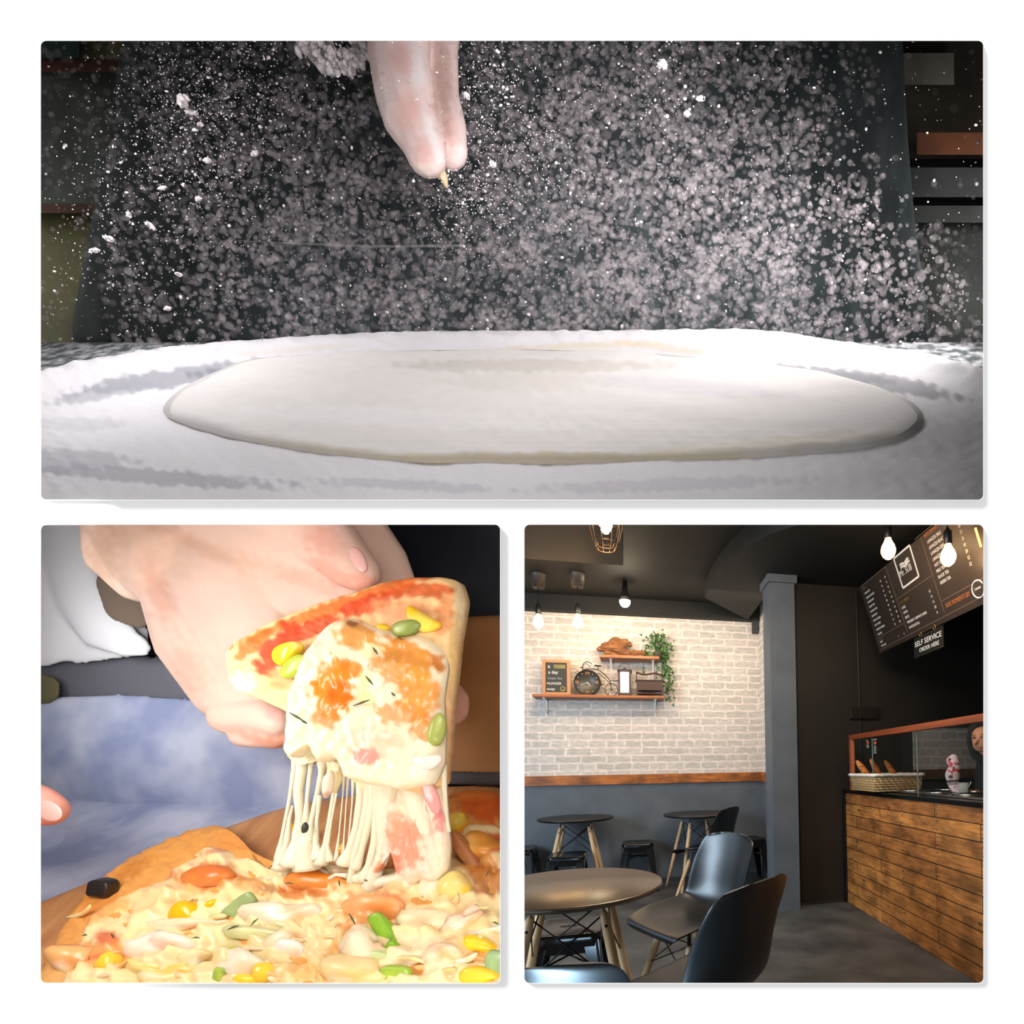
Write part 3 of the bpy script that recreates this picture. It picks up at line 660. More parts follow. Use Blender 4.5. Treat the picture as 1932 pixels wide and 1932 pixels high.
# corn
YEL = (252, 200, 20)
kern = vcmat('corn_skin', .22, .5, 30, .04, .05, sss=.1)
for (x, y, a, b, g, c) in ((355, 1724, 30, 19, 8, (252, 180, 4)), (398, 1710, 16, 12, -45, (252, 190, 8)), (205, 1815, 22, 17, 20, (250, 200, 60)), (866, 1676, 38, 26, 35, (248, 216, 130)), (905, 1782, 34, 14, 12, (250, 200, 40)), (505, 1836, 26, 20, 0, (252, 206, 60)), (860, 1552, 20, 24, 60, (248, 216, 90)), (553, 1570, 14, 14, 0, (252, 196, 30)), (905, 1842, 40, 16, 0, (250, 190, 50)), (470, 1848, 30, 10, 0, (252, 214, 60))):
    topping('corn_kernel', x, y, a, b, g, c, 5, 'kernel', .10, .026, min(a, b), [(x+a*.6, y+b*.5, a*.5, b*.6, g, YEL, .8)], kern)
# green pepper
pep = vcmat('pepper_skin', .3, .5, 40, .08, .05)
for (x, y, a, b, g, c) in ((450, 1715, 34, 15, -38, (150, 168, 112)), (732, 1762, 44, 15, 52, (136, 182, 50)), (745, 1790, 20, 12, 50, (120, 170, 30)), (434, 1803, 16, 15, 0, (196, 208, 70)), (745, 1838, 30, 16, 0, (150, 180, 60)), (418, 1838, 12, 14, 0, (168, 192, 76)), (935, 1830, 16, 34, 0, (136, 160, 110)), (710, 1810, 26, 18, 0, (196, 208, 150)), (490, 1762, 60, 12, 6, (206, 206, 150))):
    topping('green_pepper_piece', x, y, a, b, g, c, 6, 'slab', .25, .027, 9, [(x-a*.3, y, a*.4, b*.8, g, tuple(min(255, int(v*1.18)) for v in c), .6)], pep)
# pale meat and shrimp-like pieces
for (x, y, a, b, g, c, q) in ((300, 1786, 46, 26, 10, (244, 226, 204), (238, 186, 160)), (556, 1778, 38, 30, 10, (246, 224, 190), (240, 178, 110)), (545, 1800, 22, 20, 0, (250, 244, 232), (246, 230, 200)), (770, 1750, 62, 26, -10, (244, 222, 180), (240, 190, 140)),
      (700, 1800, 42, 36, 10, (246, 226, 194), (238, 190, 150)), (836, 1815, 46, 34, 6, (244, 214, 180), (240, 172, 110)), (880, 1740, 44, 22, -30, (244, 208, 176), (238, 176, 120)), (340, 1750, 70, 12, -5, (242, 214, 176), (236, 170, 130)), (450, 1830, 44, 26, 0, (244, 232, 206), (240, 214, 170)),
      (540, 1728, 54, 26, 4, (244, 222, 194), (240, 196, 150)), (910, 1762, 40, 12, -14, (238, 232, 206), (240, 222, 180)), (130, 1820, 46, 26, 10, (236, 176, 112), (224, 148, 80)), (650, 1846, 60, 30, 0, (244, 218, 160), (238, 176, 90)), (300, 1836, 70, 26, 0, (246, 218, 140), (244, 196, 90)), (380, 1810, 40, 30, 0, (240, 222, 166), (232, 200, 140))):
    topping('ham_chunk', x, y, a, b, g, c, 8, None, .42, .021, min(a, b)*.7, [(x+a*.25, y-b*.3, a*.5, b*.4, g, q, .8), (x-a*.3, y+b*.2, a*.3, b*.3, g, (252, 246, 236), .5), (x, y+b*.6, a*.9, b*.3, g, (246, 216, 150), .7), (x+a*.5, y+b*.1, a*.25, b*.3, 0, (240, 168, 90), .5)])
rs3 = np.random.default_rng(12)
for i in range(46):
    x = rs3.uniform(150, 930); y = rs3.uniform(1700, 1850); L = rs3.uniform(14, 34); a = rs3.uniform(0, 3.14); k = rs3.uniform(-.5, .5); z0 = top(y, .024+.006*rs3.uniform())
    pts = []
    for t in np.linspace(-1, 1, 9):
        u = t*L; v = k*L*(t*t-.5); pts.append(P(x+u*math.cos(a)-v*math.sin(a), y+(u*math.sin(a)+v*math.cos(a))*.5, z0))
    r = rs3.uniform(3, 6.5)*z0/F; m = MB(); m.tube(pts, [r*q for q in (.3, .7, .95, 1, 1, 1, .9, .7, .3)], 8)
    o = m.build('cheese_shred', cheesem, cr, True); c = [(250, 232, 190), (248, 222, 160), (244, 206, 150), (250, 240, 214), (240, 186, 120), (226, 222, 176)][i % 6]
    colorize(o, c, [(x+rs3.normal()*10, y, 14, 8, 0, (236, 168, 96), .5)])
# olive, herbs
ov = topping('olive_piece', 195, 1675, 20, 17, 10, (34, 28, 26), 9, 'slab', .12, .030, 14, (), vcmat('olive_skin', .3, .5, 30, .2, .2))
hm = newmat('dried_herb', (84, 88, 54), .7)
for (x, y, L, g) in ((212, 1766, 10, 60), (545, 1667, 16, 4), (515, 1634, 14, -20), (640, 1666, 12, 80), (664, 1734, 24, 60), (480, 1740, 20, -45), (370, 1770, 14, 0), (440, 1750, 22, -20), (920, 1648, 14, -60), (935, 1742, 12, 20), (160, 1765, 8, -10), (690, 1662, 8, 20)):
    m = MB(); a = math.radians(g); z = top(y, .040)
    m.tube([P(x-L/2*math.cos(a), y-L/2*math.sin(a), z), P(x, y-1.5, z), P(x+L/2*math.cos(a), y+L/2*math.sin(a), z)], [.0004, .0011, .0004], 6); m.build('herb_leaf', hm, cr, True)
bc = topping('bacon_strip', 882, 1612, 56, 12, 54, (168, 106, 60), 12, 'slab', .12, .036, 12, [(900, 1640, 20, 10, 50, (190, 130, 90), .6)], crustm)

# ---------------- the lifted slice
def zS(x, y): return .655+(np.asarray(y, float)-1250)*(-.00012)+(np.asarray(x, float)-660)*.00006
spoly = [(437, 1236), (455, 1216), (500, 1187), (560, 1160), (625, 1136), (700, 1112), (745, 1098), (790, 1092), (840, 1091), (866, 1096), (877, 1130), (872, 1165), (864, 1210), (858, 1270), (850, 1330), (845, 1400), (838, 1480), (800, 1500), (700, 1470), (600, 1390), (552, 1345), (500, 1322), (460, 1306), (444, 1290), (440, 1262)]
sc = pillow('pizza_slice', spoly, lambda x, y: zS(x, y)+.004, .015, crustm, None, 260, 44, (690, 1260), -CF, .07, lambda x, y: .0012*fnoise(x, y, 40, 61)+.0006*fnoise(x, y, 14, 62),
    ((246, 208, 150), [(650, 1140, 220, 14, -20, (228, 120, 50), .95), (480, 1215, 50, 14, -35, (212, 104, 34), .9), (520, 1230, 26, 70, 38, (204, 66, 30), .95), (580, 1190, 70, 16, -24, (206, 72, 34), .9), (700, 1140, 60, 18, -16, (212, 72, 32), .9), (800, 1112, 60, 14, 0, (214, 92, 36), .9),
      (770, 1150, 70, 16, 8, (238, 160, 110), .8), (750, 1160, 50, 20, 0, (240, 176, 130), .6), (490, 1290, 70, 16, 30, (242, 206, 144), 1), (456, 1290, 22, 20, 0, (244, 226, 188), 1), (868, 1150, 12, 60, 4, (246, 222, 180), 1), (856, 1240, 12, 80, 4, (240, 200, 136), .9),
      (838, 1160, 16, 40, 8, (222, 120, 60), .6), (530, 1280, 24, 30, 40, (232, 150, 90), .6), (838, 1400, 14, 100, 2, (238, 176, 130), .6)]), back=.9)
tag(sc, 'lifted pizza slice held by the hand, stretching strings of cheese', 'pizza slice')
chp = [(655, 1166), (632, 1176), (606, 1200), (585, 1232), (566, 1262), (556, 1300), (550, 1345), (548, 1380), (542, 1420), (560, 1432), (590, 1410), (610, 1440), (640, 1430), (665, 1470), (700, 1480), (760, 1490), (820, 1480), (838, 1440), (840, 1380), (836, 1320), (845, 1262), (842, 1236), (822, 1212), (800, 1200), (765, 1208), (735, 1188), (700, 1180), (675, 1168)]
cs = pillow('melted_cheese_blanket', chp, lambda x, y: zS(x, y)-.010, .016, cheesem, sc, 240, 50, (695, 1320), -CF, .16, lambda x, y: .0026*fnoise(x, y, 70, 71)+.0010*fnoise(x, y, 30, 72)+.0003*fnoise(x, y, 12, 73),
    ((250, 234, 200), [(628, 1300, 40, 54, 12, (232, 138, 30), 1), (640, 1310, 22, 30, 12, (222, 110, 10), .8), (650, 1262, 34, 20, 0, (230, 140, 40), .9), (615, 1350, 26, 30, 0, (228, 134, 50), .8), (676, 1200, 44, 28, 20, (220, 152, 68), .95), (770, 1240, 66, 32, 26, (220, 146, 62), 1), (730, 1262, 40, 20, 30, (216, 144, 60), .8), (790, 1310, 38, 46, -10, (234, 150, 54), .95), (760, 1348, 60, 20, 6, (232, 146, 70), .8),
      (800, 1370, 30, 26, 0, (232, 140, 54), .8), (700, 1228, 20, 12, 0, (250, 232, 180), .8), (690, 1300, 16, 30, 0, (250, 234, 170), .8), (700, 1400, 60, 26, 0, (242, 206, 178), .8), (690, 1425, 26, 16, 0, (234, 150, 138), .9), (590, 1220, 20, 40, 20, (240, 224, 204), .7), (665, 1176, 12, 6, 0, (120, 60, 30), .8),
      (828, 1255, 10, 20, -30, (196, 116, 40), .9), (590, 1400, 30, 30, 0, (250, 236, 190), .8), (780, 1450, 50, 30, 0, (248, 232, 206), .8)]), back=.3)
def onS(x, y, d=-.022): return float(zS(x, y))+d
def stop(name, x, y, a, b, g, c, seed, shape, wob, d, rz, bl=(), mat=None):
    return lump(name, x, y, onS(x, y, d), a, b, g, mat or cheesem, sc, rz, wob, seed, (c, bl), shape)
stop('corn_kernel', 543, 1231, 32, 17, -33, (250, 214, 40), 1, 'kernel', .05, -.016, 14, [(560, 1215, 14, 10, 0, (252, 228, 120), .8)], kern)
stop('corn_kernel', 798, 1168, 36, 18, 30, (250, 220, 90), 2, 'bend', .05, -.016, 12, [(775, 1150, 14, 10, 0, (250, 196, 20), .9), (825, 1180, 10, 14, 0, (250, 200, 30), .8)], kern)
stop('corn_kernel', 722, 1185, 12, 8, 0, (250, 200, 40), 3, None, .05, -.014, 8, (), kern)
stop('green_pepper_piece', 556, 1258, 32, 18, -38, (176, 196, 70), 4, None, .08, -.018, 12, [(565, 1250, 18, 8, -38, (204, 214, 110), .7)], pep)
stop('green_pepper_piece', 768, 1184, 30, 17, -10, (140, 156, 78), 5, None, .12, -.018, 12, [(755, 1184, 12, 10, 0, (176, 190, 120), .7)], pep)
stop('green_pepper_piece', 824, 1376, 14, 30, 14, (164, 172, 84), 6, None, .1, -.026, 12, [(828, 1365, 6, 16, 14, (190, 196, 116), .6)], pep)
stop('onion_ring', 806, 1436, 28, 14, -4, (246, 232, 222), 7, 'bend', .08, -.022, 10)
for (x, y, L, g) in ((708, 1228, 16, 55), (697, 1284, 22, 50), (742, 1310, 10, 45), (682, 1326, 32, -20), (559, 1352, 30, 30), (574, 1362, 14, 30)):
    m = MB(); a = math.radians(g); z = onS(x, y, -.034)
    m.tube([P(x-L/2*math.cos(a), y-L/2*math.sin(a), z), P(x, y, z-.001), P(x+L/2*math.cos(a), y+L/2*math.sin(a), z)], [.0005, .0016, .0005], 6); m.build('herb_leaf', hm, sc, True)

# cheese strings between slice and pizza
strm = vcmat('stretched_cheese', .3, .5, 200, .05, .15, sss=.12, bdist=.001)
def strand(pts, base=(246, 236, 212), bl=(), name='cheese_string'):
    m = MB(); Q = []; Rr = []
    pts = [np.array(p, float) for p in pts]; n = 6
    for i in range(len(pts)-1):
        for j in range(n):
            t = j/n; s = t*t*(3-2*t); q = pts[i]*(1-t)+pts[i+1]*t; q[2] = pts[i][2]*(1-s)+pts[i+1][2]*s; Q.append(q)
    Q.append(pts[-1])
    def zz(y): t = np.clip((y-1400)/(1660-1400), 0, 1); return .640*(1-t)+(top(1660, .03))*t
    m.tube([P(q[0], q[1], zz(q[1])) for q in Q], [q[2]*zz(q[1])/F for q in Q], 10)
    o = m.build(name, strm, sc, True); colorize(o, base, bl); return o
S = [[(558, 1400, 9), (556, 1450, 5), (546, 1510, 3), (534, 1570, 3), (526, 1625, 8)],
     [(572, 1400, 14), (570, 1450, 9), (563, 1490, 8), (566, 1540, 7), (566, 1580, 12), (560, 1630, 26)],
     [(590, 1410, 10), (586, 1450, 4), (580, 1500, 3), (576, 1560, 6), (578, 1600, 16), (580, 1640, 22)],
     [(612, 1420, 14), (608, 1460, 6), (598, 1500, 4), (588, 1545, 4), (582, 1590, 9)],
     [(604, 1500, 4), (598, 1545, 3), (596, 1590, 5), (602, 1620, 12)],
     [(552, 1520, 2), (546, 1545, 3), (542, 1590, 6), (530, 1640, 14)],
     [(640, 1430, 6), (632, 1480, 3), (622, 1540, 3), (614, 1590, 4), (606, 1630, 12)],
     [(636, 1450, 3), (636, 1490, 2), (626, 1545, 1.6), (618, 1595, 3), (624, 1625, 7)],
     [(650, 1450, 3), (646, 1510, 1.2), (640, 1570, 1.2), (634, 1625, 4)],
     [(658, 1450, 3), (653, 1520, 1.1), (649, 1580, 1.1), (646, 1630, 4)],
     [(668, 1450, 4), (664, 1520, 1.3), (658, 1580, 1.3), (656, 1630, 5)],
     [(684, 1460, 10), (680, 1510, 7), (672, 1560, 6), (662, 1600, 8), (650, 1630, 14)],
     [(700, 1460, 12), (694, 1520, 8), (684, 1560, 6), (668, 1620, 6), (660, 1670, 6), (650, 1740, 5), (642, 1772, 7)],
     [(712, 1460, 14), (706, 1520, 10), (694, 1560, 7), (684, 1600, 5), (672, 1640, 8)],
     [(722, 1470, 16), (716, 1540, 11), (708, 1590, 8), (700, 1630, 9), (690, 1660, 14)],
     [(735, 1470, 20), (728, 1540, 17), (726, 1590, 12), (716, 1620, 7), (708, 1650, 12), (700, 1680, 18)],
     [(775, 1460, 24), (788, 1520, 20), (808, 1570, 18), (826, 1610, 14), (812, 1650, 16), (800, 1690, 14), (796, 1740, 16)],
     [(800, 1440, 20), (816, 1500, 14), (828, 1560, 13), (838, 1600, 12), (838, 1640, 12), (815, 1680, 18), (812, 1720, 16)],
     [(836, 1440, 6), (838, 1490, 5), (842, 1540, 4), (846, 1570, 5)],
     [(760, 1640, 14), (772, 1670, 10), (778, 1700, 7), (782, 1730, 9)],
     [(690, 1680, 8), (720, 1665, 12), (755, 1655, 12), (790, 1640, 18)]]
for i, p in enumerate(S): strand(p, (247, 236, 208) if i > 10 else (244, 234, 206))
strand([(655, 1652, 5), (634, 1650, 3.5), (618, 1660, 3.5), (614, 1675, 3.5), (622, 1690, 3.5), (640, 1694, 3.5), (656, 1700, 4)])
strand([(640, 1696, 5), (612, 1688, 4), (602, 1695, 4.5), (606, 1720, 4), (616, 1750, 4)])
strand([(622, 1700, 4), (636, 1718, 4), (648, 1740, 4)])
# solid sheet on the right with ham showing through; windows left between the sheets
def sheet(name, poly, d0, th, base, bl, c=None, seed=1):
    def zz(x, y):
        t = np.clip((np.asarray(y, float)-1400)/(1690-1400), 0, 1); return .640*(1-t)+top(1690, .03)*t+d0
    return pillow(name, poly, zz, th, strm, sc, 160, 26, c, -CF, .25, lambda x, y: .0018*fnoise(x, y*.5, 30, seed)+.0008*fnoise(x, y*.6, 10, seed+1), (base, bl), back=.4)
sheet('cheese_sheet', [(690, 1440), (730, 1455), (790, 1450), (838, 1440), (842, 1500), (846, 1560), (850, 1600), (846, 1640), (822, 1665), (796, 1658), (775, 1672), (768, 1652), (750, 1650), (742, 1610), (736, 1600), (722, 1640), (708, 1650), (704, 1640), (716, 1600), (722, 1560), (716, 1520), (700, 1480)],
    .012, .010, (248, 224, 198), [(765, 1585, 30, 50, -8, (240, 150, 118), .9), (745, 1560, 16, 34, 0, (240, 164, 130), .8), (808, 1510, 14, 44, -20, (238, 150, 146), .9), (826, 1540, 12, 30, -24, (236, 140, 136), .8), (760, 1510, 30, 24, 0, (248, 216, 180), .6), (815, 1560, 12, 20, 0, (240, 160, 140), .6),
      (835, 1630, 20, 40, 0, (246, 232, 200), .8), (716, 1640, 8, 26, 10, (234, 130, 84), .8), (745, 1630, 8, 26, -8, (230, 120, 90), .8), (790, 1500, 10, 60, -10, (250, 240, 216), .8)], (785, 1560), 81)
sheet('cheese_sheet', [(548, 1372), (556, 1368), (620, 1380), (680, 1400), (730, 1440), (725, 1480), (690, 1490), (668, 1468), (655, 1440), (645, 1470), (632, 1500), (625, 1480), (620, 1430), (608, 1420), (600, 1440), (590, 1432), (580, 1420), (570, 1450), (555, 1440), (544, 1425)], .004, .008, (248, 234, 190), [(655, 1450, 14, 18, 10, (240, 188, 110), .7), (560, 1415, 14, 20, 0, (248, 226, 150), .7)], (640, 1428), 83)
for (x, y, a, b, g, k) in ((556, 1632, 34, 20, -20, 1), (590, 1648, 40, 14, 6, 2), (648, 1640, 34, 12, 4, 3), (690, 1655, 30, 14, 10, 4), (530, 1652, 22, 10, -10, 5)):
    lump('cheese_base', x, y, top(y, .026), a, b, g, strm, sc, 12, .35, k, ((249, 234, 198), [(x+6, y+6, 16, 6, 0, (240, 186, 104), .6)]))
lump('cheese_drip', 620, 1478, .63, 9, 26, 8, strm, sc, 9, .1, 3, ((244, 230, 206), [(616, 1500, 9, 6, 0, (196, 150, 112), .8)]))
lump('ham_piece', 712, 1424, .628, 34, 20, 20, cheesem, sc, 8, .15, 4, ((238, 170, 156), [(700, 1415, 14, 8, 0, (246, 206, 196), .7)]))
lump('ham_piece', 812, 1500, .628, 12, 40, -22, cheesem, sc, 6, .1, 5, ((236, 160, 156), [(806, 1490, 6, 20, -20, (248, 226, 220), .7)]))
lump('peppercorn_bit', 575, 1563, .635, 6, 10, 0, newmat('black_crumb', (50, 44, 38), .4), sc, 5, .2, 6)
lump('corn_kernel', 551, 1572, .665, 8, 10, 0, kern, sc, 7, .05, 7, ((252, 200, 30), ()))
lump('crumb', 646, 1600, .65, 8, 7, 0, cheesem, sc, 6, .3, 7, ((240, 170, 90), ()))
# ================================================================== CAFE (lower right opening)
YB, YC, YD, XC = 5.44, 4.05, 4.205, 1.789
CEIL = 2.95; LOW = 2.79
def struct(o): o['kind'] = 'structure'; return o
def box(name, a, b, mat, parent=None, bevel=0): return MB().box(a, b).build(name, mat, parent, False, bevel)
# --- materials
def brickmat(name, dark=1.0):
    mt = newmat(name, (210, 200, 190), .85, 0, .2)
    tc = nd(mt, 'ShaderNodeTexCoord'); sx = nd(mt, 'ShaderNodeSeparateXYZ'); cx = nd(mt, 'ShaderNodeCombineXYZ')
    ad = nd(mt, 'ShaderNodeMath', operation='ADD')
    lk(mt, tc.outputs['Object'], sx.inputs[0]); lk(mt, sx.outputs[0], ad.inputs[0]); lk(mt, sx.outputs[1], ad.inputs[1])
    lk(mt, ad.outputs[0], cx.inputs[0]); lk(mt, sx.outputs[2], cx.inputs[1])
    nz = nd(mt, 'ShaderNodeTexNoise'); nz.inputs['Scale'].default_value = 16; nz.inputs['Detail'].default_value = 4
    lk(mt, cx.outputs[0], nz.inputs['Vector'])
    sb = nd(mt, 'ShaderNodeVectorMath', operation='SUBTRACT'); sb.inputs[1].default_value = (.5, .5, .5); lk(mt, nz.outputs['Color'], sb.inputs[0])
    sc_ = nd(mt, 'ShaderNodeVectorMath', operation='SCALE'); sc_.inputs['Scale'].default_value = .035; lk(mt, sb.outputs[0], sc_.inputs[0])
    av = nd(mt, 'ShaderNodeVectorMath', operation='ADD'); lk(mt, cx.outputs[0], av.inputs[0]); lk(mt, sc_.outputs[0], av.inputs[1])
    bk = nd(mt, 'ShaderNodeTexBrick'); lk(mt, av.outputs[0], bk.inputs['Vector'])
    bk.inputs['Scale'].default_value = 1; bk.inputs['Brick Width'].default_value = .25; bk.inputs['Row Height'].default_value = .0785
    bk.inputs['Mortar Size'].default_value = .011; bk.inputs['Mortar Smooth'].default_value = .35; bk.offset = .42; bk.squash = .72; bk.squash_frequency = 3
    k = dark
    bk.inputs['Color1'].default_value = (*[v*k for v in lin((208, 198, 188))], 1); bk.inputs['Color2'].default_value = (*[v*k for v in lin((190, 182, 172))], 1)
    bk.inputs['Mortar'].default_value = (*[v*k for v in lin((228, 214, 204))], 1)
    n2 = nd(mt, 'ShaderNodeTexNoise'); n2.inputs['Scale'].default_value = 28; n2.inputs['Detail'].default_value = 6
    mp = nd(mt, 'ShaderNodeMapping'); mp.inputs['Scale'].default_value = (.5, 1.6, 1); lk(mt, cx.outputs[0], mp.inputs[0]); lk(mt, mp.outputs[0], n2.inputs['Vector'])
    mr = nd(mt, 'ShaderNodeMapRange'); mr.inputs[1].default_value = .35; mr.inputs[2].default_value = .65; mr.inputs[3].default_value = .86; mr.inputs[4].default_value = 1.1
    lk(mt, n2.outputs[0], mr.inputs[0])
    vm = nd(mt, 'ShaderNodeVectorMath', operation='SCALE'); lk(mt, bk.outputs[0], vm.inputs[0]); lk(mt, mr.outputs[0], vm.inputs['Scale'])
    lk(mt, vm.outputs[0], bsdf(mt).inputs['Base Color']); return mt
def plankmat(name, c1, c2, row=.0955, width=1.15, seam=.0035, rough=.5):
    """boards along local Y, rows up Z, with grain, knots, nail dots"""
    mt = newmat(name, c1, rough)
    tc = nd(mt, 'ShaderNodeTexCoord'); sx = nd(mt, 'ShaderNodeSeparateXYZ'); cx = nd(mt, 'ShaderNodeCombineXYZ'); ad = nd(mt, 'ShaderNodeMath', operation='ADD')
    lk(mt, tc.outputs['Object'], sx.inputs[0]); lk(mt, sx.outputs[0], ad.inputs[0]); lk(mt, sx.outputs[1], ad.inputs[1])
    lk(mt, ad.outputs[0], cx.inputs[0]); lk(mt, sx.outputs[2], cx.inputs[1])
    bk = nd(mt, 'ShaderNodeTexBrick'); lk(mt, cx.outputs[0], bk.inputs['Vector']); bk.inputs['Scale'].default_value = 1
    bk.inputs['Brick Width'].default_value = width; bk.inputs['Row Height'].default_value = row; bk.inputs['Mortar Size'].default_value = seam; bk.inputs['Mortar Smooth'].default_value = .3; bk.offset = .37
    bk.inputs['Color1'].default_value = (*lin(c1), 1); bk.inputs['Color2'].default_value = (*lin(c2), 1); bk.inputs['Mortar'].default_value = (*lin((34, 20, 12)), 1)
    mp = nd(mt, 'ShaderNodeMapping'); mp.inputs['Scale'].default_value = (1.2, 16, 1); lk(mt, cx.outputs[0], mp.inputs[0])
    g = nd(mt, 'ShaderNodeTexNoise'); g.inputs['Scale'].default_value = 5; g.inputs['Detail'].default_value = 7; g.inputs['Distortion'].default_value = .6; lk(mt, mp.outputs[0], g.inputs['Vector'])
    m2 = nd(mt, 'ShaderNodeMapping'); m2.inputs['Scale'].default_value = (5, 9, 1); lk(mt, cx.outputs[0], m2.inputs[0])
    h = nd(mt, 'ShaderNodeTexNoise'); h.inputs['Scale'].default_value = 1.0; h.inputs['Detail'].default_value = 3; lk(mt, m2.outputs[0], h.inputs['Vector'])
    vo = nd(mt, 'ShaderNodeTexVoronoi'); m3 = nd(mt, 'ShaderNodeMapping'); m3.inputs['Scale'].default_value = (4.2, 7.5, 1); lk(mt, cx.outputs[0], m3.inputs[0]); lk(mt, m3.outputs[0], vo.inputs['Vector']); vo.inputs['Scale'].default_value = 1
    r1 = nd(mt, 'ShaderNodeMapRange'); r1.inputs[1].default_value = .3; r1.inputs[2].default_value = .7; r1.inputs[3].default_value = .55; r1.inputs[4].default_value = 1.15; lk(mt, g.outputs[0], r1.inputs[0])
    r2 = nd(mt, 'ShaderNodeMapRange'); r2.inputs[1].default_value = .36; r2.inputs[2].default_value = .6; r2.inputs[3].default_value = .5; r2.inputs[4].default_value = 1.1; lk(mt, h.outputs[0], r2.inputs[0])
    r3 = nd(mt, 'ShaderNodeMapRange'); r3.inputs[1].default_value = .03; r3.inputs[2].default_value = .13; r3.inputs[3].default_value = .25; r3.inputs[4].default_value = 1.0; lk(mt, vo.outputs['Distance'], r3.inputs[0])
    a = nd(mt, 'ShaderNodeMath', operation='MULTIPLY'); lk(mt, r1.outputs[0], a.inputs[0]); lk(mt, r2.outputs[0], a.inputs[1])
    b = nd(mt, 'ShaderNodeMath', operation='MULTIPLY'); lk(mt, a.outputs[0], b.inputs[0]); lk(mt, r3.outputs[0], b.inputs[1])
    vm = nd(mt, 'ShaderNodeVectorMath', operation='SCALE'); lk(mt, bk.outputs[0], vm.inputs[0]); lk(mt, b.outputs[0], vm.inputs['Scale'])
    lk(mt, vm.outputs[0], bsdf(mt).inputs['Base Color']); return mt
BRICK = brickmat('brick_wallpaper'); BRICKD = brickmat('kitchen_brick_dimmed', .42)  # kitchen copy is the same wallpaper, its dimness put into the colour
GREY = noisemat('blue_grey_paint', (84, 89, 94), (94, 99, 104), 5, .6, (1, 1, 1), .08, 5)
DARKW = noisemat('dark_brown_paint', (30, 24, 18), (35, 28, 21), 3, .6)
CEILM = noisemat('dark_ceiling_paint', (13, 11, 7), (17, 14, 9), 2.5, .7)
FLOORM = noisemat('dark_concrete', (52, 52, 52), (92, 92, 90), 3.6, .55, (1, 1, 1), .05, 7, None, 0, .3, .68)
TRIMW = plankmat('stained_pine', (196, 118, 52), (184, 106, 44), .5, 3.0, .002)
PLANK = plankmat('stained_planks', (210, 138, 68), (172, 106, 52))
REDWOOD = noisemat('red_stained_frame', (150, 72, 36), (122, 54, 26), 6, .4, (1, .3, 6))
BLACK = newmat('black_lacquer', (12, 12, 13), .16, 0, .5)
BLACKS = newmat('black_satin', (14, 14, 15), .42)
WIRE = newmat('black_wire', (10, 10, 11), .35, .3)
PALE = noisemat('pale_beech', (224, 186, 140), (208, 166, 118), 14, .4, (1, 1, .12))
SHELF = noisemat('shelf_oak', (176, 108, 60), (142, 80, 40), 10, .45, (.4, 1, 6))
# --- room shell
XL, XR = -3.2, 3.6
def ywall(x): return (W+.012-(x*CF[0]))/CF[1]
def planbox(name, pts, z0, z1, mat):
    n = len(pts); m = MB(); m.add([(x, y, z0) for x, y in pts]+[(x, y, z1) for x, y in pts], [tuple(range(n-1, -1, -1)), tuple(range(n, 2*n))]+[(i, (i+1) % n, n+(i+1) % n, n+i) for i in range(n)])
    o = m.build(name, mat); merge_fix(o); return struct(o)
shp = [(XL, ywall(XL)), (XR, ywall(XR)), (XR, YB+.1), (XL, YB+.1)]
planbox('floor', shp, -.06, 0, FLOORM); planbox('ceiling', shp, CEIL, CEIL+.06, CEILM)
struct(box('wall_left', (XL-.06, ywall(XL), 0), (XL, YB+.1, CEIL), GREY))
struct(box('wall_right', (XR, ywall(XR), 0), (XR+.06, YB+.1, CEIL), DARKW))
XS = 1.335  # corner of the papered wall
struct(box('wall_back', (XL, YB, 1.12), (XS, YB+.08, CEIL), BRICK))
struct(box('wall_back_lower', (XL, YB, 0), (XS, YB+.08, 1.12), GREY))
struct(box('wall_side', (XS, YC+.2, 1.12), (XS+.06, YB+.08, CEIL), BRICK))
struct(box('wall_side_lower', (XS, YC+.2, 0), (XS+.06, YB+.08, 1.12), GREY))
struct(box('trim_1', (XL, YB-.022, 1.036), (XS-.0, YB, 1.134), TRIMW))
struct(box('trim_2', (XS-.022, YC+.24, 1.036), (XS, YB-.022, 1.134), TRIMW))
struct(box('wall_kitchen_back', (XS+.04, YD, 0), (XR, YD+.08, CEIL), DARKW))
kb = struct(box('wall_kitchen_panel', (2.47, YD-.012, 1.14), (XR, YD, float(on(1, YD, 1780, 1374)[2])), BRICKD))  # panel and trim below carry their dimness in the colour
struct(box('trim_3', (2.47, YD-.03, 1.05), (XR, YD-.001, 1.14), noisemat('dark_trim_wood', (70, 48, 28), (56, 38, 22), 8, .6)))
# column
col = MB().box((1.098, YC, 0), (1.314, YC+.235, 2.79)).build('column', GREY); tag(col, 'blue grey square column with a small cap between the papered wall and the dark wall', 'column')
MB().box((1.078, YC-.022, 2.725), (1.334, YC+.255, 2.795)).build('column_cap', GREY, col, False, .004)
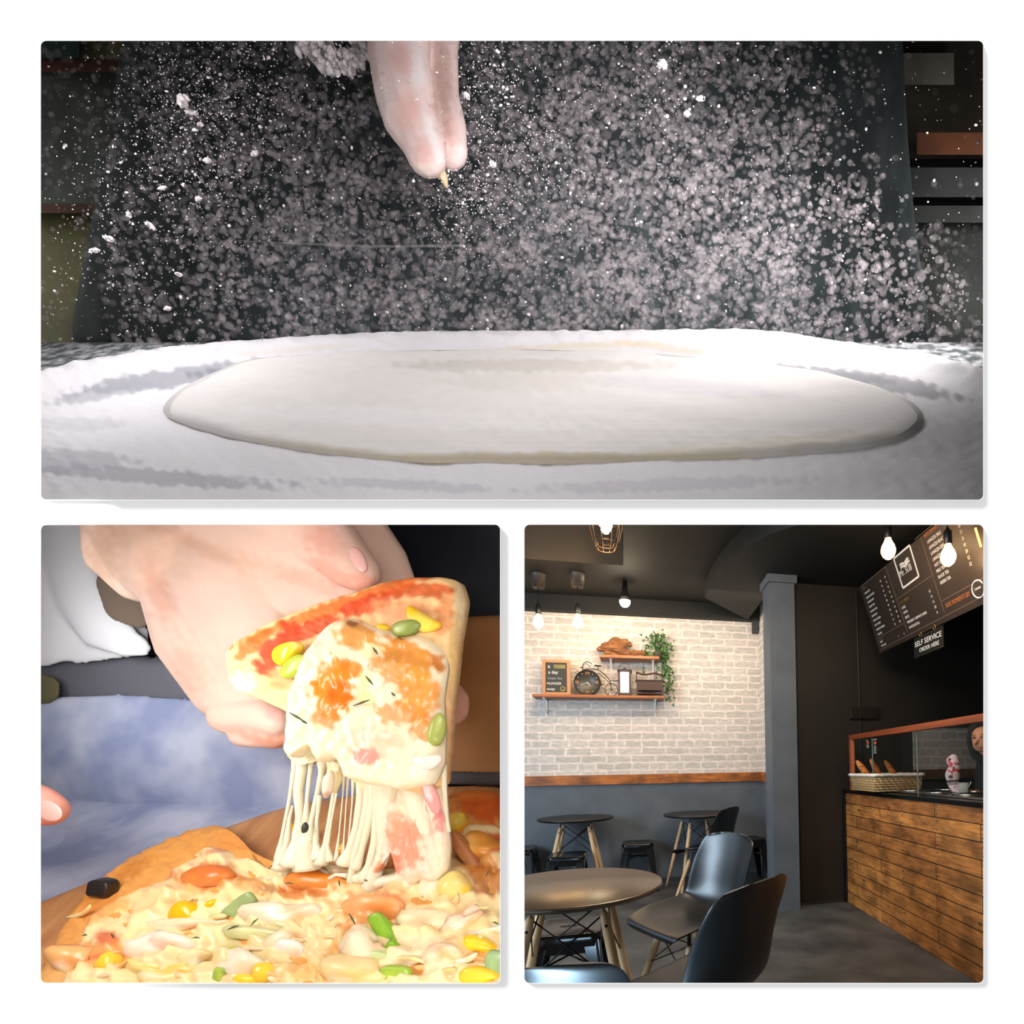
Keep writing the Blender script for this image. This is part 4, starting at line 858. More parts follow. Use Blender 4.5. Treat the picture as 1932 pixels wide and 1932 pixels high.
# ceiling: border drop over the papered wall, dropped panel on the right with curved edge, box on the left
yf = float(on(2, LOW, 989, 1148)[1])
struct(box('ceiling_border', (XL, yf, LOW), (XS+.1, YB, CEIL), CEILM))
arc = [on(2, LOW, x, y) for x, y in ((1330, 1128), (1345, 1100), (1362, 1077), (1383, 1053), (1412, 1030), (1450, 1009), (1500, 992), (1560, 978), (1650, 960))]
pl = [(p[0], p[1]) for p in arc]+[(XR, pl_y) for pl_y in (float(arc[-1][1]), YD+.05)]+[(1.2, YD+.05), (1.2, yf)]
pl = [(float(a), min(float(b), yf)) for a, b in pl]
m = MB(); n = len(pl); m.add([(x, y, LOW) for x, y in pl]+[(x, y, CEIL) for x, y in pl], [tuple(range(n)), tuple(range(2*n-1, n-1, -1))]+[(i, (i+1) % n, n+(i+1) % n, n+i) for i in range(n)])
o = m.build('ceiling_drop', noisemat('dark_drop_paint', (10, 9, 6), (12, 11, 7), 2.5, .7)); merge_fix(o); struct(o)
zb = 2.68
c0 = on(2, zb, 1176, 1067); c1 = on(2, zb, 989, 1056)
struct(box('ceiling_box', (XL, float(c0[1])-1.6, zb), (float(c0[0]), float(c0[1]), CEIL), noisemat('brown_box_paint', (26, 20, 15), (32, 24, 18), 2, .6)))
# pipe bracket in the upper corner
o = box('cable_clip', (1.26, YB-.07, 2.66), (1.325, YB-.01, 2.80), newmat('dark_grey_plastic', (52, 54, 56), .6)); tag(o, 'small dark grey box in the upper corner of the brick wallpaper', 'bracket')
# baseboard light line
struct(box('baseboard_dark', (1.32, YD-.02, 0), (XC-.03, YD, .02), newmat('dark_base', (40, 38, 36), .6)))
struct(box('baseboard_back', (XL, YB-.012, 0), (XS, YB, .05), newmat('grey_base', (50, 56, 62), .6)))

# --- counter with plank front
ct = empty('counter', (XC+.38, 3.0, 0)); tag(ct, 'long serving counter clad in stained wooden planks on the right', 'counter')
Y0 = 1.2
m = MB().box((XC, Y0, 0), (XC+.03, YD-.002, .947)); nf = len(m.f)
for k in range(6):
    for j in range(10):
        for dz in (.022, .072): m.tube([(XC-.0015, 4.05-k*.42, j*.0955+dz), (XC+.001, 4.05-k*.42, j*.0955+dz)], .0045, 8)
o = m.build('plank_front', PLANK); o.data.materials.append(newmat('nail_iron', (40, 26, 18), .6)); par(o, ct)
for p in o.data.polygons:
    if p.index >= nf: p.material_index = 1
par(box('counter_body', (XC+.03, Y0, 0), (XC+.72, YD-.02, .945), BLACKS), ct)
par(box('counter_top', (XC-.012, Y0, .947), (XC+.75, YD-.002, .977), BLACK, None, .004), ct)
par(box('corner_post', (XC-.022, YD-.035, 0), (XC, YD, .985), BLACKS), ct)
m = MB(); 
for j in range(5):
    m.tube([(XC-.030, YD-.02, 1.0+.0), (XC-.030, YD-.02, 1.012)], .002, 6)
o = m.build('latch_hook', newmat('steel_hook', (150, 150, 150), .3, 1)); par(o, ct)
# steel food wells
steel = newmat('brushed_steel', (190, 188, 182), .22, 1)
fw = empty('food_well_tray', (2.2, 3.2, .978)); tag(fw, 'steel ingredient counter with round wells set behind the glass', 'food counter')
par(box('steel_surface', (XC+.10, 1.3, .978), (XC+.70, 3.62, .990), steel, None, .003), fw)
for i in range(5):
    for j in range(2):
        m = MB(); m.lathe([(.115, 0), (.115, .008), (.100, .010), (.096, .002), (0, .002)], 28, (XC+.24+.29*j, 3.45-.33*i, .9905)); par(m.build('well_rim', steel, None, True), fw)
pot = empty('steel_measuring_cup', (2.36, 3.36, .99)); tag(pot, 'small steel wire cup standing on the wells by the gloved arm', 'cup')
c_ = on(2, 1.0, 1822, 1508)
c_ = P(1818, 1505, 3.3); cz = .992
m = MB(); m.lathe([(.026, cz), (.034, cz+.07), (.032, cz+.07), (.024, cz+.003), (0, cz+.003)], 20, (c_[0], c_[1], 0)); par(m.build('cup_body', newmat('clear_glass_cup', (220, 225, 220), .1, 0, .5, alpha=.35), None, True), pot)
m = MB(); m.tube([(c_[0]+.03, c_[1], cz+.02), (c_[0]+.06, c_[1], cz+.075)], .003, 6); par(m.build('cup_handle', steel), pot)
# glass screen
gs = empty('glass_screen', (XC+.02, 3.0, .977)); tag(gs, 'red brown wood framed glass screen standing on the counter', 'glass screen')
glass = newmat('screen_glass', (24, 34, 30), .03, 0, .5, alpha=.10)
par(box('top_rail', (XC-.012, Y0, 1.405), (XC+.028, 4.055, 1.447), REDWOOD, None, .002), gs)
par(box('end_post', (XC-.012, 4.02, .977), (XC+.028, 4.055, 1.405), REDWOOD, None, .002), gs)
par(box('post_bead', (XC-.010, 3.995, .977), (XC+.012, 4.018, 1.405), newmat('light_bead', (190, 104, 74), .35)), gs)
ys = [3.99, float(on(0, XC+.006, 1646.5, 1440)[1]), float(on(0, XC+.006, 1731, 1440)[1]), 1.2]
for a, b in ((ys[0], ys[1]+.002), (ys[1]-.002, ys[2]+.002), (ys[2]-.002, ys[3])):
    par(box('glass_pane', (XC+.004, b, .979), (XC+.009, a, 1.405), glass), gs)
eg = newmat('glass_edge', (120, 150, 136), .3)
for y in ys[1:3]: par(box('pane_edge', (XC+.003, y-.0015, .979), (XC+.010, y+.0015, 1.405), eg), gs)
# little menu cards on the glass
WHT = newmat('print_white', (225, 222, 216), .7); ORG = newmat('print_orange', (176, 104, 46), .7); GLD = newmat('print_ochre', (120, 88, 36), .7)
def card(x0, y0, x1, y1, lab, rows, seed):
    p0 = on(0, XC-.001, x0, y0); p1 = on(0, XC-.001, x1, y1)
    e = box('menu_card', (XC+.000, float(p1[1]), float(p1[2])), (XC+.003, float(p0[1]), float(p0[2])), newmat('card_black%d' % seed, (10, 10, 10), .5)); tag(e, lab, 'card')
    w = float(p0[1]-p1[1]); h = float(p0[2]-p1[2])
    text('card_title', 'FOOTLONG' if seed else 'MINI SUBS', h*.09, (XC-.002, p0[1]-w*.08, p0[2]-h*.11), (0, -1, 0), (0, 0, 1), WHT, e, 'LEFT', .0002)
    lump_ = MB().sphere((XC-.002, p0[1]-w*.5, p0[2]-h*.30), (.003, w*.3, h*.10), 12, 8).build('food_picture', newmat('food_red%d' % seed, (196, 84, 50), .6), e, True)
    for r in range(rows): 
        z = p0[2]-h*(.48+.085*r); box('text_line', (XC-.0015, float(p0[1]-w*(.75 if r % 2 else .6)), float(z-h*.02)), (XC-.0003, float(p0[1]-w*.2), float(z)), WHT, e)
card(1633, 1396, 1642.5, 1415, 'smaller black menu card on the glass screen', 4, 0)
card(1646.5, 1393.5, 1656, 1423, 'longer black menu card on the glass screen', 6, 1)
# basket with baguettes
def basket():
    root = empty('bread_basket', (1.98, 3.62, .977)); tag(root, 'woven wicker bread basket lined with white cloth on the counter', 'basket')
    n0 = on(0, XC+.05, 1648, 1497); yn = 3.50; x0 = float(on(1, yn, 1650, 1480)[0]); x1 = float(on(1, yn, 1740, 1480)[0]); yf_ = 3.93
    z0 = .985; z1 = float(on(1, yn, 1690, 1462)[2]); xi = .012
    wm = newmat('wicker', (226, 196, 140), .6)
    tc = nd(wm, 'ShaderNodeTexCoord'); w1 = nd(wm, 'ShaderNodeTexWave', bands_direction='Z'); w1.inputs['Scale'].default_value = 36; w1.inputs['Distortion'].default_value = 1.5
    w2 = nd(wm, 'ShaderNodeTexWave', bands_direction='DIAGONAL'); w2.inputs['Scale'].default_value = 14; w2.inputs['Distortion'].default_value = .4
    lk(wm, tc.outputs['Object'], w1.inputs[0]); lk(wm, tc.outputs['Object'], w2.inputs[0])
    mu = nd(wm, 'ShaderNodeMath', operation='MULTIPLY'); lk(wm, w1.outputs['Fac'], mu.inputs[0]); lk(wm, w2.outputs['Fac'], mu.inputs[1])
    rp = nd(wm, 'ShaderNodeValToRGB'); rp.color_ramp.elements[0].color = (*lin((170, 130, 76)), 1); rp.color_ramp.elements[1].color = (*lin((240, 218, 170)), 1); lk(wm, mu.outputs[0], rp.inputs[0]); lk(wm, rp.outputs[0], bsdf(wm).inputs['Base Color'])
    def shell(mm, X0, X1, YN, YF, Z0, Z1, t, tp):
        a = [(X0+tp, YN+tp, Z0), (X1-tp, YN+tp, Z0), (X1-tp, YF-tp, Z0), (X0+tp, YF-tp, Z0)]; b = [(X0, YN, Z1), (X1, YN, Z1), (X1, YF, Z1), (X0, YF, Z1)]
        c = [(X0+t, YN+t, Z1), (X1-t, YN+t, Z1), (X1-t, YF-t, Z1), (X0+t, YF-t, Z1)]; d = [(X0+tp+t, YN+tp+t, Z0+t), (X1-tp-t, YN+tp+t, Z0+t), (X1-tp-t, YF-tp-t, Z0+t), (X0+tp+t, YF-tp-t, Z0+t)]
        v = a+b+c+d; f = [(0, 3, 2, 1), (12, 13, 14, 15)]
        for k in range(4):
            k2 = (k+1) % 4; f += [(k, k2, 4+k2, 4+k), (4+k, 4+k2, 8+k2, 8+k), (8+k, 8+k2, 12+k2, 12+k)]
        mm.add(v, f)
    m = MB(); shell(m, x0, x1, yn, yf_, z0, z1, .012, .012); par(m.build('wicker_body', wm), root)
    m = MB()
    for i in range(26):
        x = x0+.006+(x1-x0-.012)*i/25; m.tube([(x, yn+.010, z0+.004), (x, yn-.003, z1)], .0028, 6)
    for i in range(22):
        y = yn+.01+(yf_-yn-.02)*i/21; m.tube([(x0+.010, y, z0+.004), (x0-.003, y, z1)], .0028, 6)
    for j in range(7):
        z = z0+.006+(z1-z0-.012)*j/6; tpz = .011*(1-j/6); m.tube([(x0+tpz-.004, yf_, z), (x0+tpz-.004, yn+tpz-.004, z), (x1-tpz+.003, yn+tpz-.004, z)], .0036, 6)
    par(m.build('wicker_weave', wm, None, True), root)
    lm = newmat('liner_cloth', (238, 230, 214), .9); m = MB()
    rr = [(x0-.008, yn-.008), (x1+.008, yn-.008), (x1+.008, yf_+.008), (x0-.008, yf_+.008)]
    pts = []
    for k in range(4):
        a, b = rr[k], rr[(k+1) % 4]
        for j in range(14): t = j/14; pts.append((a[0]*(1-t)+b[0]*t, a[1]*(1-t)+b[1]*t, z1+.002*math.sin(j*1.9)))
    pts.append(pts[0]); m.tube(pts, .0115, 8); par(m.build('cloth_liner', lm, None, True), root)
    bm_ = noisemat('baguette_crust', (196, 120, 52), (168, 92, 34), 14, .55, (1, 1, 1), .3)
    labs = ['left baguette leaning out of the wicker basket beside the frame post', 'middle baguette of the three standing in the wicker basket', 'right baguette leaning furthest over in the wicker basket']
    for i, (xa, ya, xb, yb, w) in enumerate(((1616, 1435, 1648, 1478, 6.6), (1642, 1432, 1668, 1480, 6.0), (1669, 1435, 1702, 1482, 6.2))):
        ya_ = 3.66+.05*i if i else 3.78
        A = on(1, 3.70, xa, ya); B = on(1, 3.66, xb, yb); r = w*3.75/F
        q = [A+(B-A)*t for t in np.linspace(0, 1, 9)]; rr_ = [r*v for v in (.35, .78, .95, 1, 1, 1, 1, .95, .8)]
        m = MB(); m.tube(q, rr_, 14); o = m.build('baguette', bm_, None, True); tag(o, labs[i], 'bread', 'baguettes in the basket')
        for k in (2, 4, 6):
            mm = MB(); p = q[k]; d = (B-A)/np.linalg.norm(B-A); s_ = np.cross(d, CF)
            mm.tube([p-CF*r*.9-s_*r*.5-d*.008, p-CF*r*1.02, p-CF*r*.9+s_*r*.5+d*.008], .003, 6); mm.build('score_mark', newmat('score_%d%d' % (i, k), (150, 84, 34), .7), o, True)
basket()
# server behind the counter
fm = vcmat('server_skin', .5, .35, 40, .04, 0)
svx = P(1852, 1398, 3.9)
blk = newmat('black_garment', (16, 17, 18), .9)
def hz(x, y, z): return P(x, y, z)
sv = blob('person', [{'c': [(1853, 1390, 3.80, 20), (1850, 1404, 3.80, 15)], 'flat': .8}, {'c': [(1843, 1396, 3.76, 3), (1839, 1402, 3.755, 4)], 'flat': 1}, {'c': [(1853, 1392, 3.84, 16), (1872, 1450, 3.9, 14), (1890, 1560, 3.95, 50)], 'flat': .8}],
    fm, None, .006, .8, 3, ((214, 150, 112), [(1849, 1411, 5, 1.6, -6, (150, 70, 60), .9), (1838, 1392, 4, 1.6, 0, (60, 40, 34), .9), (1852, 1391, 4, 1.6, 0, (60, 40, 34), .9), (1838, 1387, 6, 1.2, 8, (90, 60, 44), .8), (1853, 1386, 6, 1.2, -6, (90, 60, 44), .8), (1848, 1402, 3, 4, 0, (226, 164, 128), .8)]))
tag(sv, 'server in a black headscarf and floral sleeve behind the counter, at the right edge', 'person')
blob('headscarf', [{'c': [(1866, 1378, 3.9, 26), (1872, 1410, 3.92, 30), (1880, 1440, 3.95, 36)], 'flat': .8}, {'c': [(1828, 1400, 3.84, 5), (1832, 1376, 3.85, 6), (1846, 1364, 3.87, 7), (1862, 1360, 3.88, 8)], 'flat': 1}, {'c': [(1828, 1400, 3.84, 5), (1838, 1424, 3.86, 7), (1856, 1434, 3.88, 12)], 'flat': 1}], blk, sv, .007, .8, 3)
blob('black_top', [{'c': [(1880, 1450, 3.95, 40), (1896, 1560, 3.95, 60), (1900, 1660, 3.95, 60)], 'flat': .7}], blk, sv, .012, .7, 3)
sm = vcmat('floral_cloth', .8, .2, 60, .05)
fl = [(1796+random.uniform(-16, 16), 1430+random.uniform(0, 40), random.uniform(2, 4.5), random.uniform(2, 4), 0, random.choice([(206, 70, 84), (214, 110, 120), (190, 50, 66), (60, 60, 66)]), .95) for i in range(34)]
fl += [(1797, 1474, 22, 2.5, -6, (50, 48, 52), .95), (1799, 1479, 22, 1.5, -6, (90, 84, 88), .9)]+[(1803+random.uniform(-12, 16), 1484+random.uniform(0, 18), 1.6, 1.6, 0, random.choice([(60, 54, 60), (130, 84, 92), (110, 100, 110)]), .9) for i in range(26)]
blob('floral_sleeve', [[(1792, 1436, 3.5, 7.5), (1799, 1431, 3.5, 8.5), (1801, 1446, 3.48, 10), (1797, 1462, 3.46, 14), (1798, 1474, 3.45, 12), (1802, 1488, 3.43, 10), (1806, 1497, 3.42, 10), (1818, 1499, 3.40, 7)], [(1799, 1440, 3.6, 12), (1850, 1440, 3.85, 16)][:1]*2],
    sm, sv, .005, .8, 2, ((216, 196, 196), fl))
for k, (dx, dy) in enumerate(((0, 0), (3, 4), (6, 2), (-3, 5))):
    blob('gloved_finger', [[(1812+dx, 1498+dy*.3, 3.41-.004*k, 2.6), (1820+dx, 1499+dy*.6, 3.40-.004*k, 2.2), (1824+dx*.6, 1503+dy*.5, 3.39, 1.8)]], newmat('floral_glove%d' % k, (196, 180, 184), .8), sv, .003, .9, 1)

# --- menu board leaning out above the counter
yM = 3.93
A = on(1, yM, 1623.6, 1105.4); B = on(1, yM, 1662, 1232)
bu = (A-B); BH = np.linalg.norm(bu); bu = bu/BH; bx = np.array([0, -1., 0]); bn = np.cross(bx, bu)
BL = yM-1.35
mbm = noisemat('menu_board_black', (44, 34, 28), (50, 38, 31), 3, .42)
m = MB(); q = [B, B+bx*BL, A+bx*BL, A]; m.hexa([p-bn*.02 for p in q]+list(q)); mb = m.build('menu_board', mbm); merge_fix(mb)
tag(mb, 'large black menu board with white lettering sloping above the counter', 'menu board')
m = MB(); e0 = [B-bn*.001, A-bn*.001, A-bn*.06, B-bn*.06]; m.hexa([*e0, *[p-bx*.016 for p in e0]]); o = m.build('board_edge', newmat('board_edge_dark', (54, 48, 34), .6), mb)
def bp(x, y): return onplane(x, y, B, bn)
def st_(x, y): p = bp(x, y)-B; return float(p@bx), float(p@bu)
lnm = newmat('board_line', (120, 100, 76), .7)
def bline(x0, y0, x1, y1, w=.003, mat=None, name='rule_line', off=.0012):
    s0 = st_(x0, y0); s1 = st_(x1, y1); d = np.array(s1)-np.array(s0); L = np.linalg.norm(d); d = d/L; nn = np.array([-d[1], d[0]])*w/2
    c = [np.array(s0)-nn, np.array(s1)-nn, np.array(s1)+nn, np.array(s0)+nn]
    m = MB(); m.hexa([B+bx*p[0]+bu*p[1]-bn*.0005 for p in c]+[B+bx*p[0]+bu*p[1]+bn*off for p in c]); return m.build(name, mat or lnm, mb)
def z2(zx, zy): return 1615+zx/7.29, 985+zy/7.29
def bl2(a, b, c, d, **k): return bline(*z2(a, b), *z2(c, d), **k)
for L in ((60, 895, 410, 610), (810, 240, 1055, 35), (290, 1605, 655, 1390), (340, 1752, 1752, 1018), (408, 615, 710, 1512), (562, 1065, 1030, 742), (888, 205, 1218, 1245), (1182, 1085, 1752, 765)): bl2(*L)
for L in ((520, 505, 738, 318), (738, 318, 866, 745), (866, 745, 648, 908), (648, 908, 520, 505)): bl2(*L, w=.013, mat=WHT, name='logo_frame', off=.002)
def bt(s, zx, zy, size, mat, name='menu_text', align='LEFT', sx=.74):
    x, y = z2(zx, zy); p = bp(x, y)+bn*.002; return text(name, s, size, p, bx, bu, mat, mb, align, .0003, sx)
subs = ['TUNA MAYO', 'CHICKEN SAUSAGE', 'CHICKEN HAM', 'TURKEY HAM', 'CHICKEN TIKKA', 'BEEF BACON', 'ROAST CHICKEN', 'BEEF SUPREME', 'CHICKEN SUPREME', 'CLUB SUB']
bt('SUBS', 100, 935, .028, GLD)
for i, s in enumerate(subs):
    t = i/9; bt(s, 125+t*180, 1000+t*560, .0225, WHT)
    bt(['--', '20', '25', '25', '30', '28', '30', '25', '32', '35', '35'][i+1], 335+t*200, 830+t*590, .0225, WHT, 'menu_price')
    bt(['30', '35', '40', '45', '45', '50', '40', '50', '55', '60'][i], 397+t*205, 775+t*605, .0225, WHT, 'menu_price')
bt('ADD ON', 320, 1632, .022, GLD); bt('CHEESE', 335, 1665, .020, WHT); bt('EXTRA HAM', 355, 1715, .020, WHT); bt('5', 590, 1580, .02, WHT, 'menu_price'); bt('8', 665, 1545, .02, WHT, 'menu_price')
bt('Mr. SUB', 617, 762, .066, WHT, 'logo_text', 'LEFT', .72)
for k in range(4):
    pts = []
    for t in np.linspace(0, 1, 12):
        x, y = z2(604+k*7+t*122, 600+k*16-t*106); pts.append(bp(x, y)+bn*.003+bu*.006*math.sin(t*9))
    m = MB(); m.tube(pts, [.002]+[.0055 if k in (0, 3) else .0035]*10+[.002], 6); m.build('logo_sandwich', WHT, mb, True)
bt('COLD DRINKS', 598, 1142, .030, GLD)
for s, x, y, pr_, px_, py_ in (('COKE', 638, 1202, '15', 1010, 975), ('FANTA', 660, 1268, '15', 1036, 1046), ('SPRITE', 684, 1336, '15', 1062, 1118), ('THE BERRY COMPANY DRINK', 712, 1400, '20', 1088, 1190), ('WATER BOTTLE', 738, 1470, '8', 1120, 1260)):
    bt(s, x, y, .0265, WHT); bt(pr_, px_, py_, .0265, WHT, 'menu_price')
bt('HOT DRINKS', 945, 222, .036, ORG)
hd = ['LAVAZZA MILK', 'LAVAZZA BLACK', 'LAVAZZA ESPRESSO', 'LAVAZZA LATTE', 'HOT CHOCOLATE', 'MILK TEA', 'BLACK TEA', 'GREEN TEA']
for i, s in enumerate(hd): bt(s, 990+i*25.3, 298+i*80.5, .030, WHT)
for i, s in enumerate(['20', '20', '35', '40', '20', '12', '12']): bt(s, 1412+i*26, 80+i*88, .031, WHT, 'menu_price')
bt('SIDE MOMENTS BY', 1245, 1180, .040, ORG)
pts = []
cx_, cy_ = st_(*z2(1685, 920))
for t in np.linspace(.3, 5.9, 26): pts.append(B+bx*(cx_+.052*math.cos(t))+bu*(cy_+.052*math.sin(t))+bn*.002)
m = MB(); m.tube(pts, .0045, 6); m.build('round_emblem', WHT, mb, True)
bt('Lavazza', 1640, 945, .026, WHT, 'emblem_text', 'LEFT', .7)
# neon strip at the right end
m = MB(); m.tube([bp(*z2(1682, 70))+bn*.02, bp(*z2(1760, 330))+bn*.02], .006, 8)
o = m.build('light_strip', newmat('strip_glow', (255, 190, 90), .5, 0, None, (255, 190, 90), 3.5)); tag(o, 'thin glowing light strip at the upper right end of the menu board', 'light')
# self service sign hanging below
XSG = float(B[0])+.004
q = [on(0, XSG, *z2(*c)) for c in ((805, 1880), (1212, 1705), (1212, 1440), (805, 1600))]
zb_s = float(q[0][2]); zt_s = float(q[3][2]); ya_s = float(q[0][1]); yb_s = float(q[1][1])
sg = MB().box((XSG-.003, yb_s, zb_s), (XSG+.003, ya_s, zt_s)).build('order_sign', newmat('sign_black', (14, 13, 11), .4)); tag(sg, 'small black hanging sign reading SELF SERVICE ORDER HERE under the menu board', 'sign')
wsg = ya_s-yb_s; hsg = zt_s-zb_s
def fit(name, s, x0, wd, z, size):
    o = text(name, s, size, (XSG-.0045, ya_s-x0, z), (0, -1, 0), (0, 0, 1), WHT, sg, 'LEFT', .0003)
    k = wd/o.dimensions[0]; n_ = o.data; 
    for v in n_.vertices: v.co.x *= k
    return o
fit('sign_text', 'SELF SERVICE', wsg*.04, wsg*.90, zt_s-hsg*.47, hsg*.36)
fit('sign_text', 'ORDER HERE', wsg*.20, wsg*.66, zt_s-hsg*.80, hsg*.28)
brass = newmat('brass_chain', (190, 160, 84), .3, 1)
for zx, zy in ((893, 1540), (1085, 1445)):
    c = bp(*z2(zx, zy))+bn*.004
    m = MB(); m.tube([c+bx*.013*math.cos(t)+bu*.016*math.sin(t) for t in np.linspace(0, 6.3, 16)], .0028, 6); m.build('hook_ring', brass, sg, True)

# --- switch box and conduit on the dark wall
yw = YD
p0 = on(1, yw, 1601, 1335); p1 = on(1, yw, 1655, 1357)
pn = box('switch_panel', (float(p0[0]), yw-.03, float(p1[2])), (float(p1[0]), yw, float(p0[2])), newmat('dark_switch', (30, 24, 19), .45), None, .003); tag(pn, 'dark switch box mounted on the brown wall above the counter end', 'switch box')
for k in range(3):
    a = float(p0[0])+.012+k*.082; box('switch_plate', (a, yw-.034, float(p1[2])+.012), (a+.07, yw-.03, float(p0[2])-.012), newmat('switch_plate%d' % k, (34, 27, 21), .4), pn, .002)
t0 = on(1, yw, 1615, 1108); 
m = MB(); xx = float(on(1, yw, 1621, 1340)[0]); m.tube([(xx, yw-.008, float(p0[2])), (xx-.008, yw-.008, 2.76)], .006, 8); o = m.build('wall_conduit', newmat('dark_conduit', (26, 21, 17), .5)); tag(o, 'thin dark cable pipe running up the wall from the switch box', 'pipe')
m = MB(); m.tube([(xx, yw-.008, float(p1[2])), (xx+.01, yw-.008, .98)], .005, 8); o = m.build('wall_conduit', newmat('dark_conduit2', (26, 21, 17), .5)); tag(o, 'thin dark cable pipe running down the wall from the switch box', 'pipe')

# --- lamps
GLOW = newmat('bulb_glow', (255, 200, 130), .4, 0, None, (255, 196, 118), 9.0)
FIL = newmat('bulb_filament', (255, 230, 170), .4, 0, None, (255, 214, 150), 40.0)
ROSE = newmat('lamp_plastic', (44, 38, 34), .5)
def bulb_at(x, y, z, rpx, htop, ztop, lab, rose=None, warm=10):
    c = P(x, y, z); r = rpx*z/F
    root = empty('pendant_lamp', c); tag(root, lab, 'lamp')
    prof = [(0, -1.25), (.35, -1.2), (.75, -.85), (.97, -.35), (1.0, .05), (.85, .6), (.55, 1.15), (.42, 1.5), (.40, 1.7)]
    m = MB(); m.lathe([(a*r, b*r) for a, b in prof], 24); m.build('glass_bulb', GLOW, root, True)
    m = MB(); m.lathe([(.50*r, 1.6*r), (.55*r, 1.75*r), (.55*r, 3.3*r), (.3*r, 3.5*r), (.12*r, 3.9*r)], 18); m.build('lamp_socket', BLACKS, root, True)
    m = MB(); m.tube([(0, 0, 3.8*r), (0, 0, ztop-c[2])], .004, 6); m.build('lamp_cord', WIRE, root)
    if rose:
        h = ztop-c[2]; m = MB(); m.lathe([(.045, h-.125), (.05, h-.13), (.068, h-.01), (.075, h)], 22); m.build('ceiling_rose', ROSE, root, True)
    point('pendant_light', c-np.array([0, 0, r*1.7]), warm, (1, .66, .34), r*.9)
    return root
bulb_at(1016, 1174, 4.55, 9.5, 0, CEIL, 'glowing pendant bulb furthest left before the brick wallpaper', True, 6)
bulb_at(1090, 1174, 4.55, 9.5, 0, CEIL, 'glowing pendant bulb second from left, above the chalkboard', True, 6)
bulb_at(1676, 1038, 3.3, 14, 0, CEIL, 'glowing pendant bulb in front of the left part of the menu board', False, 3)
bulb_at(1789, 1050, 3.0, 14.5, 0, CEIL, 'glowing pendant bulb in front of the hot drinks list', False, 3)
# ceiling spot
c = P(1179, 1131, 4.75); root = empty('ceiling_spot', c); tag(root, 'round white glowing spot lamp on the ceiling above the wallpaper', 'lamp')
m = MB(); m.sphere((0, 0, -.02), (.05, .05, .055), 18, 12); m.build('spot_globe', newmat('spot_glow', (255, 240, 200), .4, 0, None, (255, 238, 196), 14), root, True)
m = MB(); m.lathe([(.056, -.012), (.056, .02), (.03, .06), (.02, CEIL-c[2])], 20); m.build('spot_holder', BLACKS, root, True)
point('spot_light', c-np.array([0, 0, .09]), 11, (1, .86, .62), .05)
# cage pendant at the top edge
c = P(1143, 980, 2.55); root = empty('cage_pendant', c); tag(root, 'metal cage pendant lamp cut by the top of the opening', 'lamp')
cage = newmat('bronze_cage', (58, 44, 30), .35, .8)
m = MB(); s = 2.55/F
for k in range(10):
    a = 2*math.pi*k/10; m.tube([(r*s*math.cos(a), r*s*math.sin(a), z*s) for r, z in ((12, 60), (24, 40), (31, 10), (30, -15), (25, -38), (17, -56))], .0022, 6)
m.build('cage_bars', cage, root, True)
m = MB()
for r, z in ((17, -56), (21, -46), (31, 0)): m.tube([(r*s*math.cos(a), r*s*math.sin(a), z*s) for a in np.linspace(0, 2*math.pi, 29)], .0022, 6)
m.build('cage_ring', cage, root, True)
m = MB(); m.sphere((0, 0, 0*s), (13*s, 13*s, 28*s), 18, 12); m.build('glass_bulb', FIL, root, True)
m = MB(); m.lathe([(8*s, 32*s), (8*s, 70*s), (2*s, 80*s)], 14); m.tube([(0, 0, 80*s), (0, 0, zb-c[2])], .004, 6); m.build('lamp_socket', BLACKS, root, True)
point('cage_light', c-np.array([0, 0, .16]), 5, (1, .62, .3), .03)
# ================================================================== FURNITURE
def make_table(lab):
    t = empty('round_table'); tag(t, lab, 'table', 'round bistro tables')
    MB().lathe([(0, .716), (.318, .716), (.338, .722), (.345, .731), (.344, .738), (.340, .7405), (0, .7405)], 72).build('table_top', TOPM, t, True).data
    q = .125; f = .262
    for sx in (-1, 1):
        for sy in (-1, 1):
            a = np.array([sx*q, sy*q, .664]); b = np.array([sx*f, sy*f*.98, 0]); L = []
            m = MB(); m.tube([a+(b-a)*s for s in (0, .02, .1, .5, .9, 1)], [.010, .0165, .0185, .0175, .013, .0115], 16); lg = m.build('leg', PALE, t, True)
            m = MB(); m.tube([(sx*q*.93, sy*q*.93, .716), a+(b-a)*.05], .009, 8, True, .5); m.build('leg_bracket', BLACKS, t)
            m = MB(); p = a+(b-a)*.07; m.sphere(p+np.array([0, -.018, 0]), (.006, .004, .006), 10, 6); p = a+(b-a)*.37; m.sphere(p-np.array([sx*.016, 0, 0]), .006, 8, 6); m.build('bolt', WIRE, lg, True)
    m = MB()
    cs = [(-1, -1), (1, -1), (1, 1), (-1, 1)]
    for i in range(4):
        u = cs[i]; w = cs[(i+1) % 4]
        for p, r in ((u, w), (w, u)):
            a = np.array([p[0]*q, p[1]*q, .655]); b = np.array([r[0]*(q+.37*(f-q)), r[1]*(q+.37*(f-q)), .415]); m.tube([a, b], .0034, 6)
    m.build('wire_brace', WIRE, t, True)
    return t
TOPM = newmat('table_laminate_sheen', (70, 54, 40), .30, 0, 1.0); bsdf(TOPM).inputs['IOR'].default_value = 2.0; bsdf(TOPM).inputs['Specular Tint'].default_value = (1, .88, .72, 1)  # brown base and warm tint stand for the papered wall's reflection
TOPB = newmat('black_laminate', (24, 23, 23), .36, 0, .5)
